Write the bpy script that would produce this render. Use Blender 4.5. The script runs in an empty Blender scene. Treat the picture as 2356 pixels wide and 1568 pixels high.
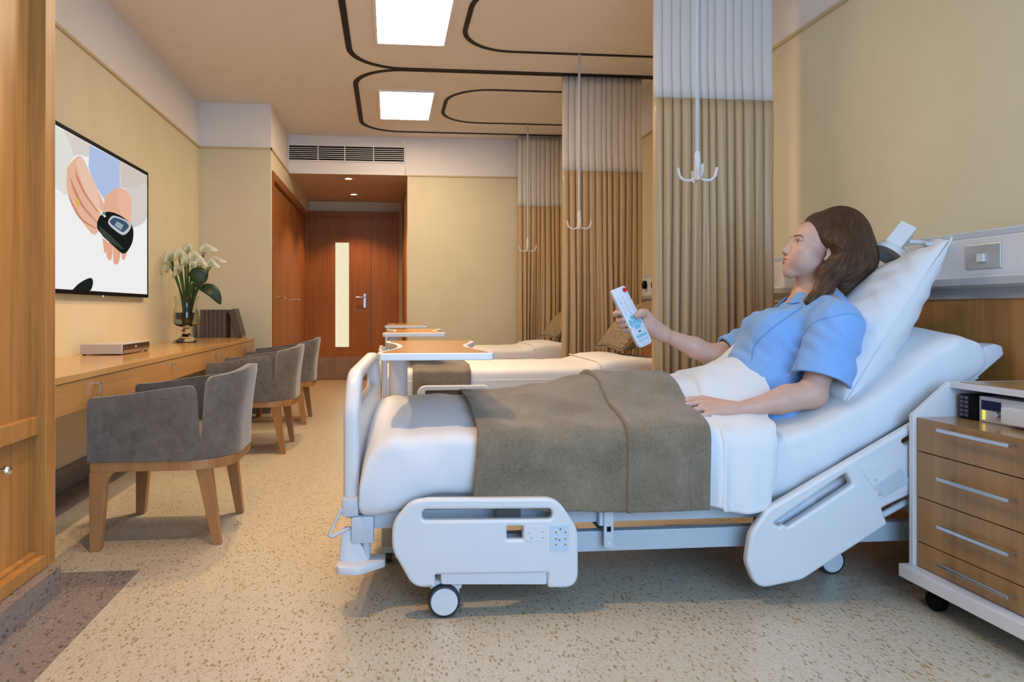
import bpy, bmesh, math, random
import numpy as np
from mathutils import Vector, Matrix, Euler
random.seed(7)
np.random.seed(7)
SC = bpy.context.scene
COL = SC.collection
PI = math.pi

# ---------------------------------------------------------------- camera
F_PX, CX, CY, CAM_H = 1640.0, 1058.0, 711.0, 1.0
YAW = math.atan((CX - 895.0) / F_PX)
cam_d = bpy.data.cameras.new('camera')
cam_d.sensor_fit = 'HORIZONTAL'
cam_d.sensor_width = 36.0
cam_d.lens = 36.0 * F_PX / 2356.0
cam_d.shift_x = (1178.0 - CX) / 2356.0
cam_d.shift_y = (CY - 784.0) / 2356.0
cam_d.clip_start = 0.02
cam = bpy.data.objects.new('camera', cam_d)
cam.location = (0, 0, CAM_H)
cam.rotation_euler = (PI / 2, 0, -YAW)
COL.objects.link(cam)
SC.camera = cam

# ---------------------------------------------------------------- world, exposure
SC.view_settings.view_transform = 'Standard'
SC.view_settings.look = 'None'
SC.view_settings.gamma = 1.0
SC.view_settings.use_curve_mapping = False
SC.view_settings.exposure = 0.06
w = bpy.data.worlds.new('sky')
SC.world = w
w.use_nodes = True
w.node_tree.nodes['Background'].inputs[0].default_value = (0.50, 0.70, 1.0, 1)
w.node_tree.nodes['Background'].inputs[1].default_value = 1.2
SC.cycles.max_bounces = 6
SC.cycles.diffuse_bounces = 3
SC.cycles.glossy_bounces = 2
SC.cycles.transmission_bounces = 6
SC.cycles.transparent_max_bounces = 6
SC.cycles.sample_clamp_indirect = 6.0
SC.cycles.use_adaptive_sampling = True
SC.cycles.adaptive_threshold = 0.03
SC.cycles.caustics_reflective = False
SC.cycles.caustics_refractive = False

def area(name, loc, rot, sx, sy, power, color, spread=PI):
    d = bpy.data.lights.new(name, 'AREA')
    d.shape = 'RECTANGLE'; d.size = sx; d.size_y = sy
    d.energy = power; d.color = color; d.spread = spread
    o = bpy.data.objects.new(name, d)
    o.location = loc; o.rotation_euler = rot
    COL.objects.link(o)
    return o

def spot(name, loc, power, color, angle, blend=0.6, rad=0.04, rot=(0, 0, 0)):
    d = bpy.data.lights.new(name, 'SPOT')
    d.energy = power; d.color = color; d.spot_size = angle
    d.spot_blend = blend; d.shadow_soft_size = rad
    o = bpy.data.objects.new(name, d)
    o.location = loc; o.rotation_euler = rot
    COL.objects.link(o)
    return o

DAY = (0.38, 0.64, 1.0)
WARM = (1.0, 0.62, 0.30)
# daylight through the window in the wall behind the camera
area('window_daylight', (1.05, -1.22, 1.55), (PI / 2, 0, 0), 2.2, 2.3, 105.0, DAY)
# warm spots added above the frame for the floor glow and chair shadows
spot('added_aisle_spot', (-0.45, 1.95, 2.95), 130, WARM, 1.6, 0.8, 0.05)
spot('added_aisle_spot', (-0.48, 4.42, 2.95), 175, WARM, 1.7, 0.8, 0.045)
PANEL_E = 25.0
DOWN_E = 70.0

# ---------------------------------------------------------------- pixel (in the 2356x1568 frame) + one known coordinate -> point
_c, _s = math.cos(YAW), math.sin(YAW)
def at_y(u, v, Y):
    t = (u - CX) / F_PX
    X = Y * (_s + t * _c) / (_c - t * _s)
    d = Y * _c + X * _s
    return Vector((X, Y, CAM_H - (v - CY) * d / F_PX))
def at_x(u, v, X):
    t = (u - CX) / F_PX
    Y = X * (_c - t * _s) / (t * _c + _s)
    d = Y * _c + X * _s
    return Vector((X, Y, CAM_H - (v - CY) * d / F_PX))
def at_z(u, v, Z):
    t = (u - CX) / F_PX
    d = F_PX * (Z - CAM_H) / (CY - v)
    l = t * d
    return Vector((l * _c + d * _s, d * _c - l * _s, Z))

# ---------------------------------------------------------------- materials
MATS = {}
def _new(name):
    m = bpy.data.materials.new(name)
    m.use_nodes = True
    nt = m.node_tree
    return m, nt, nt.nodes['Principled BSDF']
def _coords(nt, scale, rot=(0, 0, 0), kind='Object'):
    tc = nt.nodes.new('ShaderNodeTexCoord')
    mp = nt.nodes.new('ShaderNodeMapping')
    mp.inputs['Scale'].default_value = scale
    mp.inputs['Rotation'].default_value = rot
    nt.links.new(tc.outputs[kind], mp.inputs['Vector'])
    return mp.outputs['Vector']
def _noise(nt, vec, scale, detail=3, rough=0.5, dist=0.0):
    n = nt.nodes.new('ShaderNodeTexNoise')
    n.inputs['Scale'].default_value = scale
    n.inputs['Detail'].default_value = detail
    n.inputs['Roughness'].default_value = rough
    n.inputs['Distortion'].default_value = dist
    nt.links.new(vec, n.inputs['Vector'])
    return n.outputs['Fac']
def _ramp(nt, fac, stops):
    r = nt.nodes.new('ShaderNodeValToRGB')
    el = r.color_ramp.elements
    while len(el) < len(stops): el.new(0.5)
    for e, (p, c) in zip(el, stops):
        e.position = p
        e.color = (c[0], c[1], c[2], 1)
    nt.links.new(fac, r.inputs['Fac'])
    return r.outputs['Color']
def _bump(nt, p, fac, strength, dist=0.01):
    b = nt.nodes.new('ShaderNodeBump')
    b.inputs['Strength'].default_value = strength
    b.inputs['Distance'].default_value = dist
    nt.links.new(fac, b.inputs['Height'])
    nt.links.new(b.outputs['Normal'], p.inputs['Normal'])
def plain(name, col, rough=0.5, metal=0.0, spec=0.5, bump=0.0, bscale=80.0, vary=0.06, sheen=0.0, coat=0.0):
    if name in MATS: return MATS[name]
    m, nt, p = _new(name)
    p.inputs['Roughness'].default_value = rough
    p.inputs['Metallic'].default_value = metal
    p.inputs['Specular IOR Level'].default_value = spec
    p.inputs['Sheen Weight'].default_value = sheen
    p.inputs['Coat Weight'].default_value = coat
    vec = _coords(nt, (1, 1, 1))
    f = _noise(nt, vec, 6.0, 3)
    lo = [c * (1 - vary) for c in col]; hi = [min(1, c * (1 + vary)) for c in col]
    nt.links.new(_ramp(nt, f, [(0.3, lo), (0.7, hi)]), p.inputs['Base Color'])
    if bump > 0:
        _bump(nt, p, _noise(nt, vec, bscale, 4, 0.6), bump)
    MATS[name] = m
    return m
def wood(name, c1, c2, axis, rough=0.35, fine=1.0, spec=0.5):
    if name in MATS: return MATS[name]
    m, nt, p = _new(name)
    s = [22.0 * fine] * 3
    s[axis] = 1.0 * fine
    vec = _coords(nt, s)
    f1 = _noise(nt, vec, 1.0, 5, 0.62, 0.4)
    s2 = [75.0 * fine] * 3
    s2[axis] = 2.2 * fine
    f2 = _noise(nt, _coords(nt, s2), 1.0, 3, 0.6, 0.2)
    mx = nt.nodes.new('ShaderNodeMath'); mx.operation = 'MULTIPLY_ADD'
    nt.links.new(f2, mx.inputs[0]); mx.inputs[1].default_value = 0.45
    nt.links.new(f1, mx.inputs[2])
    mid = [(a + b) / 2 for a, b in zip(c1, c2)]
    nt.links.new(_ramp(nt, mx.outputs[0], [(0.45, c1), (0.7, mid), (0.98, c2)]), p.inputs['Base Color'])
    p.inputs['Roughness'].default_value = rough
    p.inputs['Specular IOR Level'].default_value = spec
    _bump(nt, p, f2, 0.06, 0.004)
    MATS[name] = m
    return m
def terrazzo(name, base, fleck, fleck2, rough=0.32):
    if name in MATS: return MATS[name]
    m, nt, p = _new(name)
    tc = nt.nodes.new('ShaderNodeTexCoord')
    def cells(scale, stretch, rot, thr, soft):
        mp = nt.nodes.new('ShaderNodeMapping')
        mp.inputs['Scale'].default_value = (scale, scale * stretch, scale)
        mp.inputs['Rotation'].default_value = (0, 0, rot)
        nt.links.new(tc.outputs['Object'], mp.inputs['Vector'])
        ds = nt.nodes.new('ShaderNodeTexNoise')
        ds.inputs['Scale'].default_value = 0.8
        ds.inputs['Detail'].default_value = 2
        nt.links.new(mp.outputs[0], ds.inputs['Vector'])
        mv = nt.nodes.new('ShaderNodeVectorMath'); mv.operation = 'MULTIPLY_ADD'
        nt.links.new(ds.outputs['Color'], mv.inputs[0])
        mv.inputs[1].default_value = (1.3, 1.3, 1.3)
        nt.links.new(mp.outputs[0], mv.inputs[2])
        v = nt.nodes.new('ShaderNodeTexVoronoi')
        v.inputs['Scale'].default_value = 1.0
        v.inputs['Randomness'].default_value = 1.0
        nt.links.new(mv.outputs[0], v.inputs['Vector'])
        # size differs per cell
        sep = nt.nodes.new('ShaderNodeSeparateColor')
        nt.links.new(v.outputs['Color'], sep.inputs[0])
        mm = nt.nodes.new('ShaderNodeMath'); mm.operation = 'MULTIPLY_ADD'
        nt.links.new(sep.outputs[0], mm.inputs[0]); mm.inputs[1].default_value = -thr
        nt.links.new(v.outputs['Distance'], mm.inputs[2])
        r = nt.nodes.new('ShaderNodeMapRange')
        r.inputs['From Min'].default_value = -soft; r.inputs['From Max'].default_value = soft
        r.inputs['To Min'].default_value = 1; r.inputs['To Max'].default_value = 0
        nt.links.new(mm.outputs[0], r.inputs['Value'])
        return r.outputs[0]
    a = cells(80, 0.48, 0.5, 0.42, 0.10)
    b = cells(120, 0.42, -0.7, 0.46, 0.10)
    vec = _coords(nt, (1, 1, 1))
    n = _noise(nt, vec, 90, 3)
    bc = _ramp(nt, n, [(0.3, [x * 0.9 for x in base]), (0.7, [x * 1.06 for x in base])])
    m1 = nt.nodes.new('ShaderNodeMixRGB'); nt.links.new(b, m1.inputs[0])
    nt.links.new(bc, m1.inputs[1]); m1.inputs[2].default_value = (*fleck2, 1)
    m2 = nt.nodes.new('ShaderNodeMixRGB'); nt.links.new(a, m2.inputs[0])
    nt.links.new(m1.outputs[0], m2.inputs[1]); m2.inputs[2].default_value = (*fleck, 1)
    nt.links.new(m2.outputs[0], p.inputs['Base Color'])
    p.inputs['Roughness'].default_value = rough
    MATS[name] = m
    return m
def emit(name, col, strength):
    if name in MATS: return MATS[name]
    m, nt, p = _new(name)
    p.inputs['Base Color'].default_value = (0.002, 0.002, 0.002, 1)
    p.inputs['Emission Color'].default_value = (*col, 1)
    p.inputs['Emission Strength'].default_value = strength
    p.inputs['Roughness'].default_value = 0.4
    p.inputs['Specular IOR Level'].default_value = 0.0
    MATS[name] = m
    return m
def glass(name, col=(0.95, 0.97, 0.95), rough=0.02):
    if name in MATS: return MATS[name]
    m, nt, p = _new(name)
    p.inputs['Base Color'].default_value = (*col, 1)
    p.inputs['Transmission Weight'].default_value = 1.0
    p.inputs['Roughness'].default_value = rough
    p.inputs['IOR'].default_value = 1.35
    MATS[name] = m
    return m
def fabric(name, c1, c2, scale=160, bump=0.35, rough=0.9, sheen=0.3, big=6.0, stretch=(1, 1, 1)):
    if name in MATS: return MATS[name]
    m, nt, p = _new(name)
    vec = _coords(nt, stretch)
    f1 = _noise(nt, vec, scale, 4, 0.7, 0.6)
    f2 = _noise(nt, vec, big, 3, 0.6, 0.3)
    mx = nt.nodes.new('ShaderNodeMath'); mx.operation = 'MULTIPLY_ADD'
    nt.links.new(f1, mx.inputs[0]); mx.inputs[1].default_value = 0.6
    mm = nt.nodes.new('ShaderNodeMath'); mm.operation = 'MULTIPLY'
    nt.links.new(f2, mm.inputs[0]); mm.inputs[1].default_value = 0.4
    nt.links.new(mm.outputs[0], mx.inputs[2])
    nt.links.new(_ramp(nt, mx.outputs[0], [(0.35, c1), (0.65, c2)]), p.inputs['Base Color'])
    p.inputs['Roughness'].default_value = rough
    p.inputs['Sheen Weight'].default_value = sheen
    p.inputs['Specular IOR Level'].default_value = 0.25
    _bump(nt, p, f1, bump, 0.004)
    MATS[name] = m
    return m

# ---------------------------------------------------------------- mesh builder
class MB:
    def __init__(self):
        self.v = []; self.f = []; self.m = []
    def add(self, verts, faces, mi=0):
        b = len(self.v)
        self.v += [tuple(x) for x in verts]
        self.f += [tuple(i + b for i in q) for q in faces]
        self.m += [mi] * len(faces)
        return self
    def box(self, x0, x1, y0, y1, z0, z1, mi=0, M=None):
        vs = [(x0, y0, z0), (x1, y0, z0), (x1, y1, z0), (x0, y1, z0), (x0, y0, z1), (x1, y0, z1), (x1, y1, z1), (x0, y1, z1)]
        if M is not None: vs = [tuple(M @ Vector(p)) for p in vs]
        return self.add(vs, [(0, 3, 2, 1), (4, 5, 6, 7), (0, 1, 5, 4), (1, 2, 6, 5), (2, 3, 7, 6), (3, 0, 4, 7)], mi)
    def hexa(self, p, mi=0):          # 8 corners, bottom ring then top ring
        return self.add(p, [(0, 3, 2, 1), (4, 5, 6, 7), (0, 1, 5, 4), (1, 2, 6, 5), (2, 3, 7, 6), (3, 0, 4, 7)], mi)
    def lathe(self, prof, c=(0, 0, 0), seg=32, axis=2, mi=0, M=None):
        vs = []; fs = []
        n = len(prof)
        for i in range(seg):
            a = 2 * PI * i / seg
            for r, z in prof:
                p = [r * math.cos(a), r * math.sin(a), z]
                if axis == 1: p = [p[0], p[2], p[1]]
                if axis == 0: p = [p[2], p[0], p[1]]
                p = Vector(p)
                if M is not None: p = M @ p
                vs.append((p[0] + c[0], p[1] + c[1], p[2] + c[2]))
        for i in range(seg):
            j = (i + 1) % seg
            for k in range(n - 1):
                fs.append((i * n + k, j * n + k, j * n + k + 1, i * n + k + 1))
        return self.add(vs, fs, mi)
    def cyl(self, p0, p1, r0, r1=None, seg=20, mi=0, cap=True):
        return self.tube([p0, p1], [r0, r0 if r1 is None else r1], seg, mi, cap)
    def tube(self, pts, rad, seg=12, mi=0, cap=True, flat=None):
        pts = [Vector(p) for p in pts]
        n = len(pts)
        if not isinstance(rad, (list, tuple)): rad = [rad] * n
        t0 = (pts[1] - pts[0]).normalized()
        up = Vector((0, 0, 1)) if abs(t0.z) < 0.9 else Vector((1, 0, 0))
        nrm = (up - t0 * up.dot(t0)).normalized()
        vs = []; fs = []
        for i, p in enumerate(pts):
            if i == 0: t = (pts[1] - pts[0])
            elif i == n - 1: t = (pts[-1] - pts[-2])
            else: t = (pts[i + 1] - pts[i]).normalized() + (pts[i] - pts[i - 1]).normalized()
            if t.length < 1e-9: t = t0
            t = t.normalized()
            nrm = (nrm - t * nrm.dot(t))
            nrm = nrm.normalized() if nrm.length > 1e-6 else t.orthogonal().normalized()
            b = t.cross(nrm)
            for k in range(seg):
                a = 2 * PI * k / seg
                fl = 1.0 if flat is None else flat
                vs.append(p + nrm * (math.cos(a) * rad[i]) + b * (math.sin(a) * rad[i] * fl))
        for i in range(n - 1):
            for k in range(seg):
                k2 = (k + 1) % seg
                fs.append((i * seg + k, i * seg + k2, (i + 1) * seg + k2, (i + 1) * seg + k))
        if cap:
            fs.append(tuple(reversed(range(seg))))
            fs.append(tuple(range((n - 1) * seg, n * seg)))
        return self.add(vs, fs, mi)
    def ball(self, c, r, seg=16, rings=10, mi=0, M=None):
        if not isinstance(r, (tuple, list)): r = (r, r, r)
        vs = [(0, 0, 1)]; fs = []
        for i in range(1, rings):
            a = PI * i / rings
            for k in range(seg):
                b = 2 * PI * k / seg
                vs.append((math.sin(a) * math.cos(b), math.sin(a) * math.sin(b), math.cos(a)))
        vs.append((0, 0, -1))
        for k in range(seg):
            fs.append((0, 1 + k, 1 + (k + 1) % seg))
        for i in range(rings - 2):
            for k in range(seg):
                k2 = (k + 1) % seg
                fs.append((1 + i * seg + k, 1 + (i + 1) * seg + k, 1 + (i + 1) * seg + k2, 1 + i * seg + k2))
        o = 1 + (rings - 2) * seg
        for k in range(seg):
            fs.append((len(vs) - 1, o + (k + 1) % seg, o + k))
        out = []
        for p in vs:
            q = Vector((p[0] * r[0], p[1] * r[1], p[2] * r[2]))
            if M is not None: q = M @ q
            out.append((q[0] + c[0], q[1] + c[1], q[2] + c[2]))
        return self.add(out, fs, mi)
    def grid(self, fn, nu, nv, mi=0, closeu=False, closev=False):
        vs = [fn(i / (nu if closeu else nu - 1), j / (nv if closev else nv - 1)) for i in range(nu) for j in range(nv)]
        fs = []
        for i in range(nu if closeu else nu - 1):
            for j in range(nv if closev else nv - 1):
                i2 = (i + 1) % nu; j2 = (j + 1) % nv
                fs.append((i * nv + j, i2 * nv + j, i2 * nv + j2, i * nv + j2))
        return self.add(vs, fs, mi)
    def prism(self, poly, a, b, axis, mi=0):      # poly in the two other axes, extruded from a to b
        n = len(poly)
        def mk(p, t):
            if axis == 0: return (t, p[0], p[1])
            if axis == 1: return (p[0], t, p[1])
            return (p[0], p[1], t)
        vs = [mk(p, a) for p in poly] + [mk(p, b) for p in poly]
        fs = [tuple(range(n)), tuple(reversed(range(n, 2 * n)))]
        for i in range(n):
            j = (i + 1) % n
            fs.append((i, i + n, j + n, j))
        return self.add(vs, fs, mi)
    def build(self, name, mats, parent=None, smooth=False, bevel=0.0, seg=2, sub=0, solid=0.0, angle=35):
        me = bpy.data.meshes.new(name)
        off = Vector((0, 0, 0))
        p = parent
        while p is not None:
            off += p.location; p = p.parent
        me.from_pydata([(x - off.x, y - off.y, z - off.z) for x, y, z in self.v], [], self.f)
        bm = bmesh.new(); bm.from_mesh(me)
        bmesh.ops.recalc_face_normals(bm, faces=bm.faces)
        if bevel > 0:
            ed = [e for e in bm.edges if len(e.link_faces) == 2 and e.calc_face_angle(0) > math.radians(angle)]
            # faces keep material index
            bmesh.ops.bevel(bm, geom=ed, offset=bevel, segments=seg, profile=0.6, affect='EDGES', clamp_overlap=True)
        bm.to_mesh(me); bm.free()
        if not isinstance(mats, (list, tuple)): mats = [mats]
        for m in mats: me.materials.append(m)
        if bevel <= 0 and len(me.polygons) == len(self.m):
            for pl, mi in zip(me.polygons, self.m): pl.material_index = mi
        o = bpy.data.objects.new(name, me)
        COL.objects.link(o)
        if parent is not None: o.parent = parent
        if smooth:
            for pl in me.polygons: pl.use_smooth = True
            me.set_sharp_from_angle(angle=math.radians(angle if smooth is True else smooth))
        if solid:
            md = o.modifiers.new('solid', 'SOLIDIFY'); md.thickness = solid; md.offset = 0
        if sub:
            md = o.modifiers.new('sub', 'SUBSURF'); md.levels = sub; md.render_levels = sub
        return o

def tag(o, label=None, cat=None, group=None, kind=None):
    if label: o['label'] = label
    if cat: o['category'] = cat
    if group: o['group'] = group
    if kind: o['kind'] = kind
    return o
def thing(name, label, cat, loc=(0, 0, 0), group=None):
    o = bpy.data.objects.new(name, None)
    o.location = loc
    COL.objects.link(o)
    return tag(o, label, cat, group)
def struct(name, mb, m, **k):
    return tag(mb.build(name, m, **k), kind='structure')
def copy_tree(o, parent=None):
    c = o.copy()
    COL.objects.link(c)
    c.parent = parent
    for ch in list(o.children):
        copy_tree(ch, c)
    return c
def smooth(a, b, x):
    t = max(0.0, min(1.0, (x - a) / (b - a)))
    return t * t * (3 - 2 * t)
def lerp(a, b, t): return a + (b - a) * t
def pw(x, pts):                     # piecewise linear, smoothed ends
    if x <= pts[0][0]: return pts[0][1]
    for (x0, y0), (x1, y1) in zip(pts, pts[1:]):
        if x <= x1: return lerp(y0, y1, smooth(x0, x1, x))
    return pts[-1][1]
def bez(p0, p1, p2, n):
    p0, p1, p2 = Vector(p0), Vector(p1), Vector(p2)
    return [(1 - t) ** 2 * p0 + 2 * t * (1 - t) * p1 + t * t * p2 for t in [i / n for i in range(n + 1)]]
def crom(pts, n=6):                 # smooth curve through points
    pts = [Vector(p) for p in pts]
    P = [pts[0] * 2 - pts[1]] + pts + [pts[-1] * 2 - pts[-2]]
    out = []
    for i in range(1, len(P) - 2):
        for k in range(n):
            t = k / n
            out.append(0.5 * ((2 * P[i]) + (P[i + 1] - P[i - 1]) * t + (2 * P[i - 1] - 5 * P[i] + 4 * P[i + 1] - P[i + 2]) * t * t + (3 * P[i] - P[i - 1] - 3 * P[i + 1] + P[i + 2]) * t ** 3))
    out.append(pts[-1])
    return out
def round_poly(pts, n=6):           # pts: (x, y, r) corners, returns a rounded outline
    out = []
    N = len(pts)
    for i in range(N):
        p = Vector(pts[i][:2]); r = pts[i][2]
        a = Vector(pts[i - 1][:2]); b = Vector(pts[(i + 1) % N][:2])
        da = (a - p); db = (b - p)
        la, lb = da.length, db.length
        if r <= 0:
            out.append((p.x, p.y)); continue
        da.normalize(); db.normalize()
        ang = da.angle(db)
        d = min(r / math.tan(ang / 2), la * 0.49, lb * 0.49)
        s = p + da * d; e = p + db * d
        for k in range(n + 1):
            t = k / n
            q = (1 - t) ** 2 * s + 2 * t * (1 - t) * p + t * t * e
            # nearer to a circular arc
            out.append((q.x, q.y))
    return out
def plate(name, outline, holes, thick, m, parent, bevel=0.006, M=None, center=None):
    """A rounded flat panel with openings: outline and holes in (x, z); thickness along y."""
    cu = bpy.data.curves.new(name, 'CURVE')
    cu.dimensions = '2D'; cu.fill_mode = 'BOTH'
    cu.extrude = max(thick / 2 - bevel, 0.0005)
    cu.bevel_depth = bevel; cu.bevel_resolution = 3; cu.offset = -bevel
    for poly in [outline] + list(holes):
        sp = cu.splines.new('POLY')
        sp.points.add(len(poly) - 1)
        for q, p in zip(sp.points, poly): q.co = (p[0], p[1], 0, 1)
        sp.use_cyclic_u = True
    tmp = bpy.data.objects.new('tmp', cu)
    COL.objects.link(tmp)
    dg = bpy.context.evaluated_depsgraph_get()
    me = bpy.data.meshes.new_from_object(tmp.evaluated_get(dg))
    bpy.data.objects.remove(tmp); bpy.data.curves.remove(cu)
    R = Matrix.Rotation(PI / 2, 4, 'X')
    off = Vector((0, 0, 0)); p = parent
    while p is not None:
        off += p.location; p = p.parent
    T = Matrix.Translation(-off) @ (M if M is not None else Matrix()) @ R
    me.transform(T)
    me.materials.clear(); me.materials.append(m)
    me.name = name
    for pl in me.polygons: pl.use_smooth = True
    me.set_sharp_from_angle(angle=math.radians(50))
    o = bpy.data.objects.new(name, me)
    COL.objects.link(o)
    if parent is not None: o.parent = parent
    return o

# ---------------------------------------------------------------- palette
M_wall = fabric('wallpaper', (0.69, 0.615, 0.425), (0.75, 0.675, 0.475), 220, 0.06, 0.85, 0.0, 3.0)
M_white_paint = plain('white_paint', (0.82, 0.79, 0.77), 0.7, vary=0.012)
M_ceil = plain('ceiling_paint', (0.82, 0.76, 0.68), 0.8, vary=0.012)
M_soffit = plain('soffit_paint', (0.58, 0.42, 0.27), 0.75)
M_floor = terrazzo('terrazzo_vinyl', (0.53, 0.485, 0.395), (0.32, 0.245, 0.14), (0.42, 0.36, 0.25))
M_border = terrazzo('dark_terrazzo_vinyl', (0.24, 0.21, 0.20), (0.10, 0.09, 0.09), (0.31, 0.27, 0.25))
M_oak = wood('oak_veneer', (0.29, 0.130, 0.036), (0.55, 0.275, 0.080), 2, 0.38)
M_oak_y = wood('oak_veneer_along', (0.38, 0.20, 0.065), (0.53, 0.295, 0.105), 1, 0.28)
M_red = wood('red_cherry_veneer', (0.25, 0.085, 0.018), (0.35, 0.135, 0.034), 2, 0.42, 1.0, 0.25)
M_nwood = wood('nightstand_veneer', (0.28, 0.145, 0.050), (0.41, 0.228, 0.088), 2, 0.35)
M_panelwood = wood('panel_veneer', (0.38, 0.155, 0.038), (0.56, 0.265, 0.075), 2, 0.4)
M_legwood = wood('chair_leg_wood', (0.30, 0.14, 0.048), (0.43, 0.22, 0.085), 2, 0.4)
M_metal = plain('brushed_steel', (0.62, 0.62, 0.64), 0.28, 1.0)
M_chrome = plain('chrome', (0.75, 0.75, 0.77), 0.12, 1.0)
M_plastic = plain('white_bed_plastic', (0.67, 0.69, 0.73), 0.38, vary=0.02)
M_plastic_g = plain('light_grey_plastic', (0.52, 0.57, 0.64), 0.4, vary=0.02)
M_paintmetal = plain('painted_frame_metal', (0.46, 0.52, 0.59), 0.4, vary=0.03)
M_darkmetal = plain('dark_frame_metal', (0.09, 0.09, 0.10), 0.5)
M_rubber = plain('dark_rubber', (0.025, 0.026, 0.035), 0.6)
M_black = plain('black_plastic', (0.006, 0.006, 0.007), 0.45, spec=0.06)
M_white = plain('white_lacquer', (0.72, 0.725, 0.75), 0.35, vary=0.02)
M_cotton = fabric('white_cotton', (0.70, 0.715, 0.76), (0.75, 0.765, 0.80), 420, 0.10, 0.9, 0.15, 5.0)
M_blanket = fabric('taupe_blanket', (0.140, 0.114, 0.078), (0.262, 0.218, 0.160), 130, 0.8, 0.95, 0.25, 7.0)
M_suede = fabric('grey_suede', (0.095, 0.084, 0.076), (0.165, 0.148, 0.134), 28, 0.12, 0.9, 0.35, 5.0)
M_cream = fabric('cream_cover', (0.78, 0.74, 0.71), (0.83, 0.79, 0.76), 300, 0.08, 0.85, 0.1, 5.0)
# ================================================================ THE ROOM
XL, XR, YB, YF, ZC = -1.80, 2.27, 8.20, -1.30, 2.97
ZCR = 2.545
struct('floor', MB().box(XL - 0.1, XR + 0.1, YF - 0.1, 10.5, -0.1, 0.0), M_floor)
b = MB()
b.box(XL, -1.593, 2.64, 7.0, 0.0, 0.0025)
b.box(XL, -0.95, YF, 2.838, 0.0, 0.0025)
struct('trim_1', b, M_border)
struct('ceiling', MB().box(XL - 0.1, XR + 0.1, YF - 0.1, 8.3, ZC, ZC + 0.1), M_ceil)
struct('wall_left', MB().box(XL - 0.1, XL, YF, 7.0, 0, ZCR), M_wall)
struct('trim_2', MB().box(XL - 0.1, XL, YF, 7.0, ZCR, ZC), M_white_paint)
struct('wall_right', MB().box(XR, XR + 0.1, YF, 8.3, 0, ZCR), M_wall)
struct('trim_3', MB().box(XR, XR + 0.1, YF, 8.3, ZCR, ZC), M_white_paint)
# the projecting block at the end of the desk and its aisle side above the closet
XW = -1.13
struct('wall_block', MB().box(XL - 0.1, XW, 7.0, 7.06, 0, ZCR), M_wall)
struct('wall_over_closet', MB().box(XL - 0.1, XW, 7.06, 10.3, 2.346, ZCR), M_wall)
struct('trim_4', MB().box(XL - 0.1, XW, 7.0, 8.25, ZCR, ZC), M_white_paint)
struct('wall_back', MB().box(0.21, XR, YB, 10.3, 0, 2.535), M_wall)
struct('trim_5', MB().box(XW, 0.185, YB, YB + 0.1, 2.535, ZC).box(0.19, XR, YB, YB + 0.1, 2.535, ZC), M_white_paint)
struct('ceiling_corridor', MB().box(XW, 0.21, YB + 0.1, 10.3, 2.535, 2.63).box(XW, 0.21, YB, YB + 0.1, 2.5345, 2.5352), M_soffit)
struct('wall_corridor', MB().box(XL - 0.1, 0.35, 10.3, 10.4, 0, 2.62), M_wall)
# thin cornice beads
b = MB()
b.box(XL, XL + 0.014, YF, 7.0, ZCR - 0.012, ZCR + 0.006)
b.box(XL, XW + 0.012, 6.988, 7.0, ZCR - 0.012, ZCR + 0.006)
b.box(XW, XW + 0.012, 6.988, YB, ZCR - 0.012, ZCR + 0.006)
b.box(XR - 0.014, XR, YF, YB, ZCR - 0.012, ZCR + 0.006)
b.box(0.215, XR, YB - 0.012, YB, 2.524, 2.54)
struct('trim_6', b, plain('bead_paint', (0.60, 0.47, 0.27), 0.6))
struct('baseboard_left', MB().box(XL, XL + 0.02, 2.64, 7.0, 0.002, 0.125).box(XL, XW, 6.98, 7.0, 0.002, 0.125), M_border)
struct('baseboard_back', MB().box(0.21, XR, YB - 0.015, YB, 0, 0.11), M_border)
# corridor right side: timber door casing in the return wall
b = MB()
b.box(0.185, 0.215, 8.75, 8.87, 0, 2.33); b.box(0.185, 0.215, 9.85, 9.97, 0, 2.33); b.box(0.185, 0.215, 8.75, 9.97, 2.33, 2.44)
b.box(0.2, 0.212, 8.87, 9.85, 0, 2.33)
struct('door_2', b, M_red)
# wall behind the camera with a wide window opening towards the right
b = MB()
b.box(XL, -0.15, YF - 0.1, YF, 0, ZC); b.box(2.2, XR, YF - 0.1, YF, 0, ZC)
b.box(-0.15, 2.2, YF - 0.1, YF, 0, 0.35); b.box(-0.15, 2.2, YF - 0.1, YF, 2.75, ZC)
struct('wall_front', b, M_wall)
b = MB()
for x in (-0.15, 1.0, 2.14): b.box(x, x + 0.06, YF - 0.08, YF - 0.02, 0.35, 2.75)
b.box(-0.15, 2.2, YF - 0.08, YF - 0.02, 0.35, 0.41); b.box(-0.15, 2.2, YF - 0.08, YF - 0.02, 2.69, 2.75)
struct('window_1', b, M_white)
# timber wainscot under the service rail
b = MB()
for i in range(7): b.box(XR - 0.025, XR, 1.0 + i * 1.03, 2.025 + i * 1.03, 0.02, 1.04)
struct('trim_7', b, M_panelwood)

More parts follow.
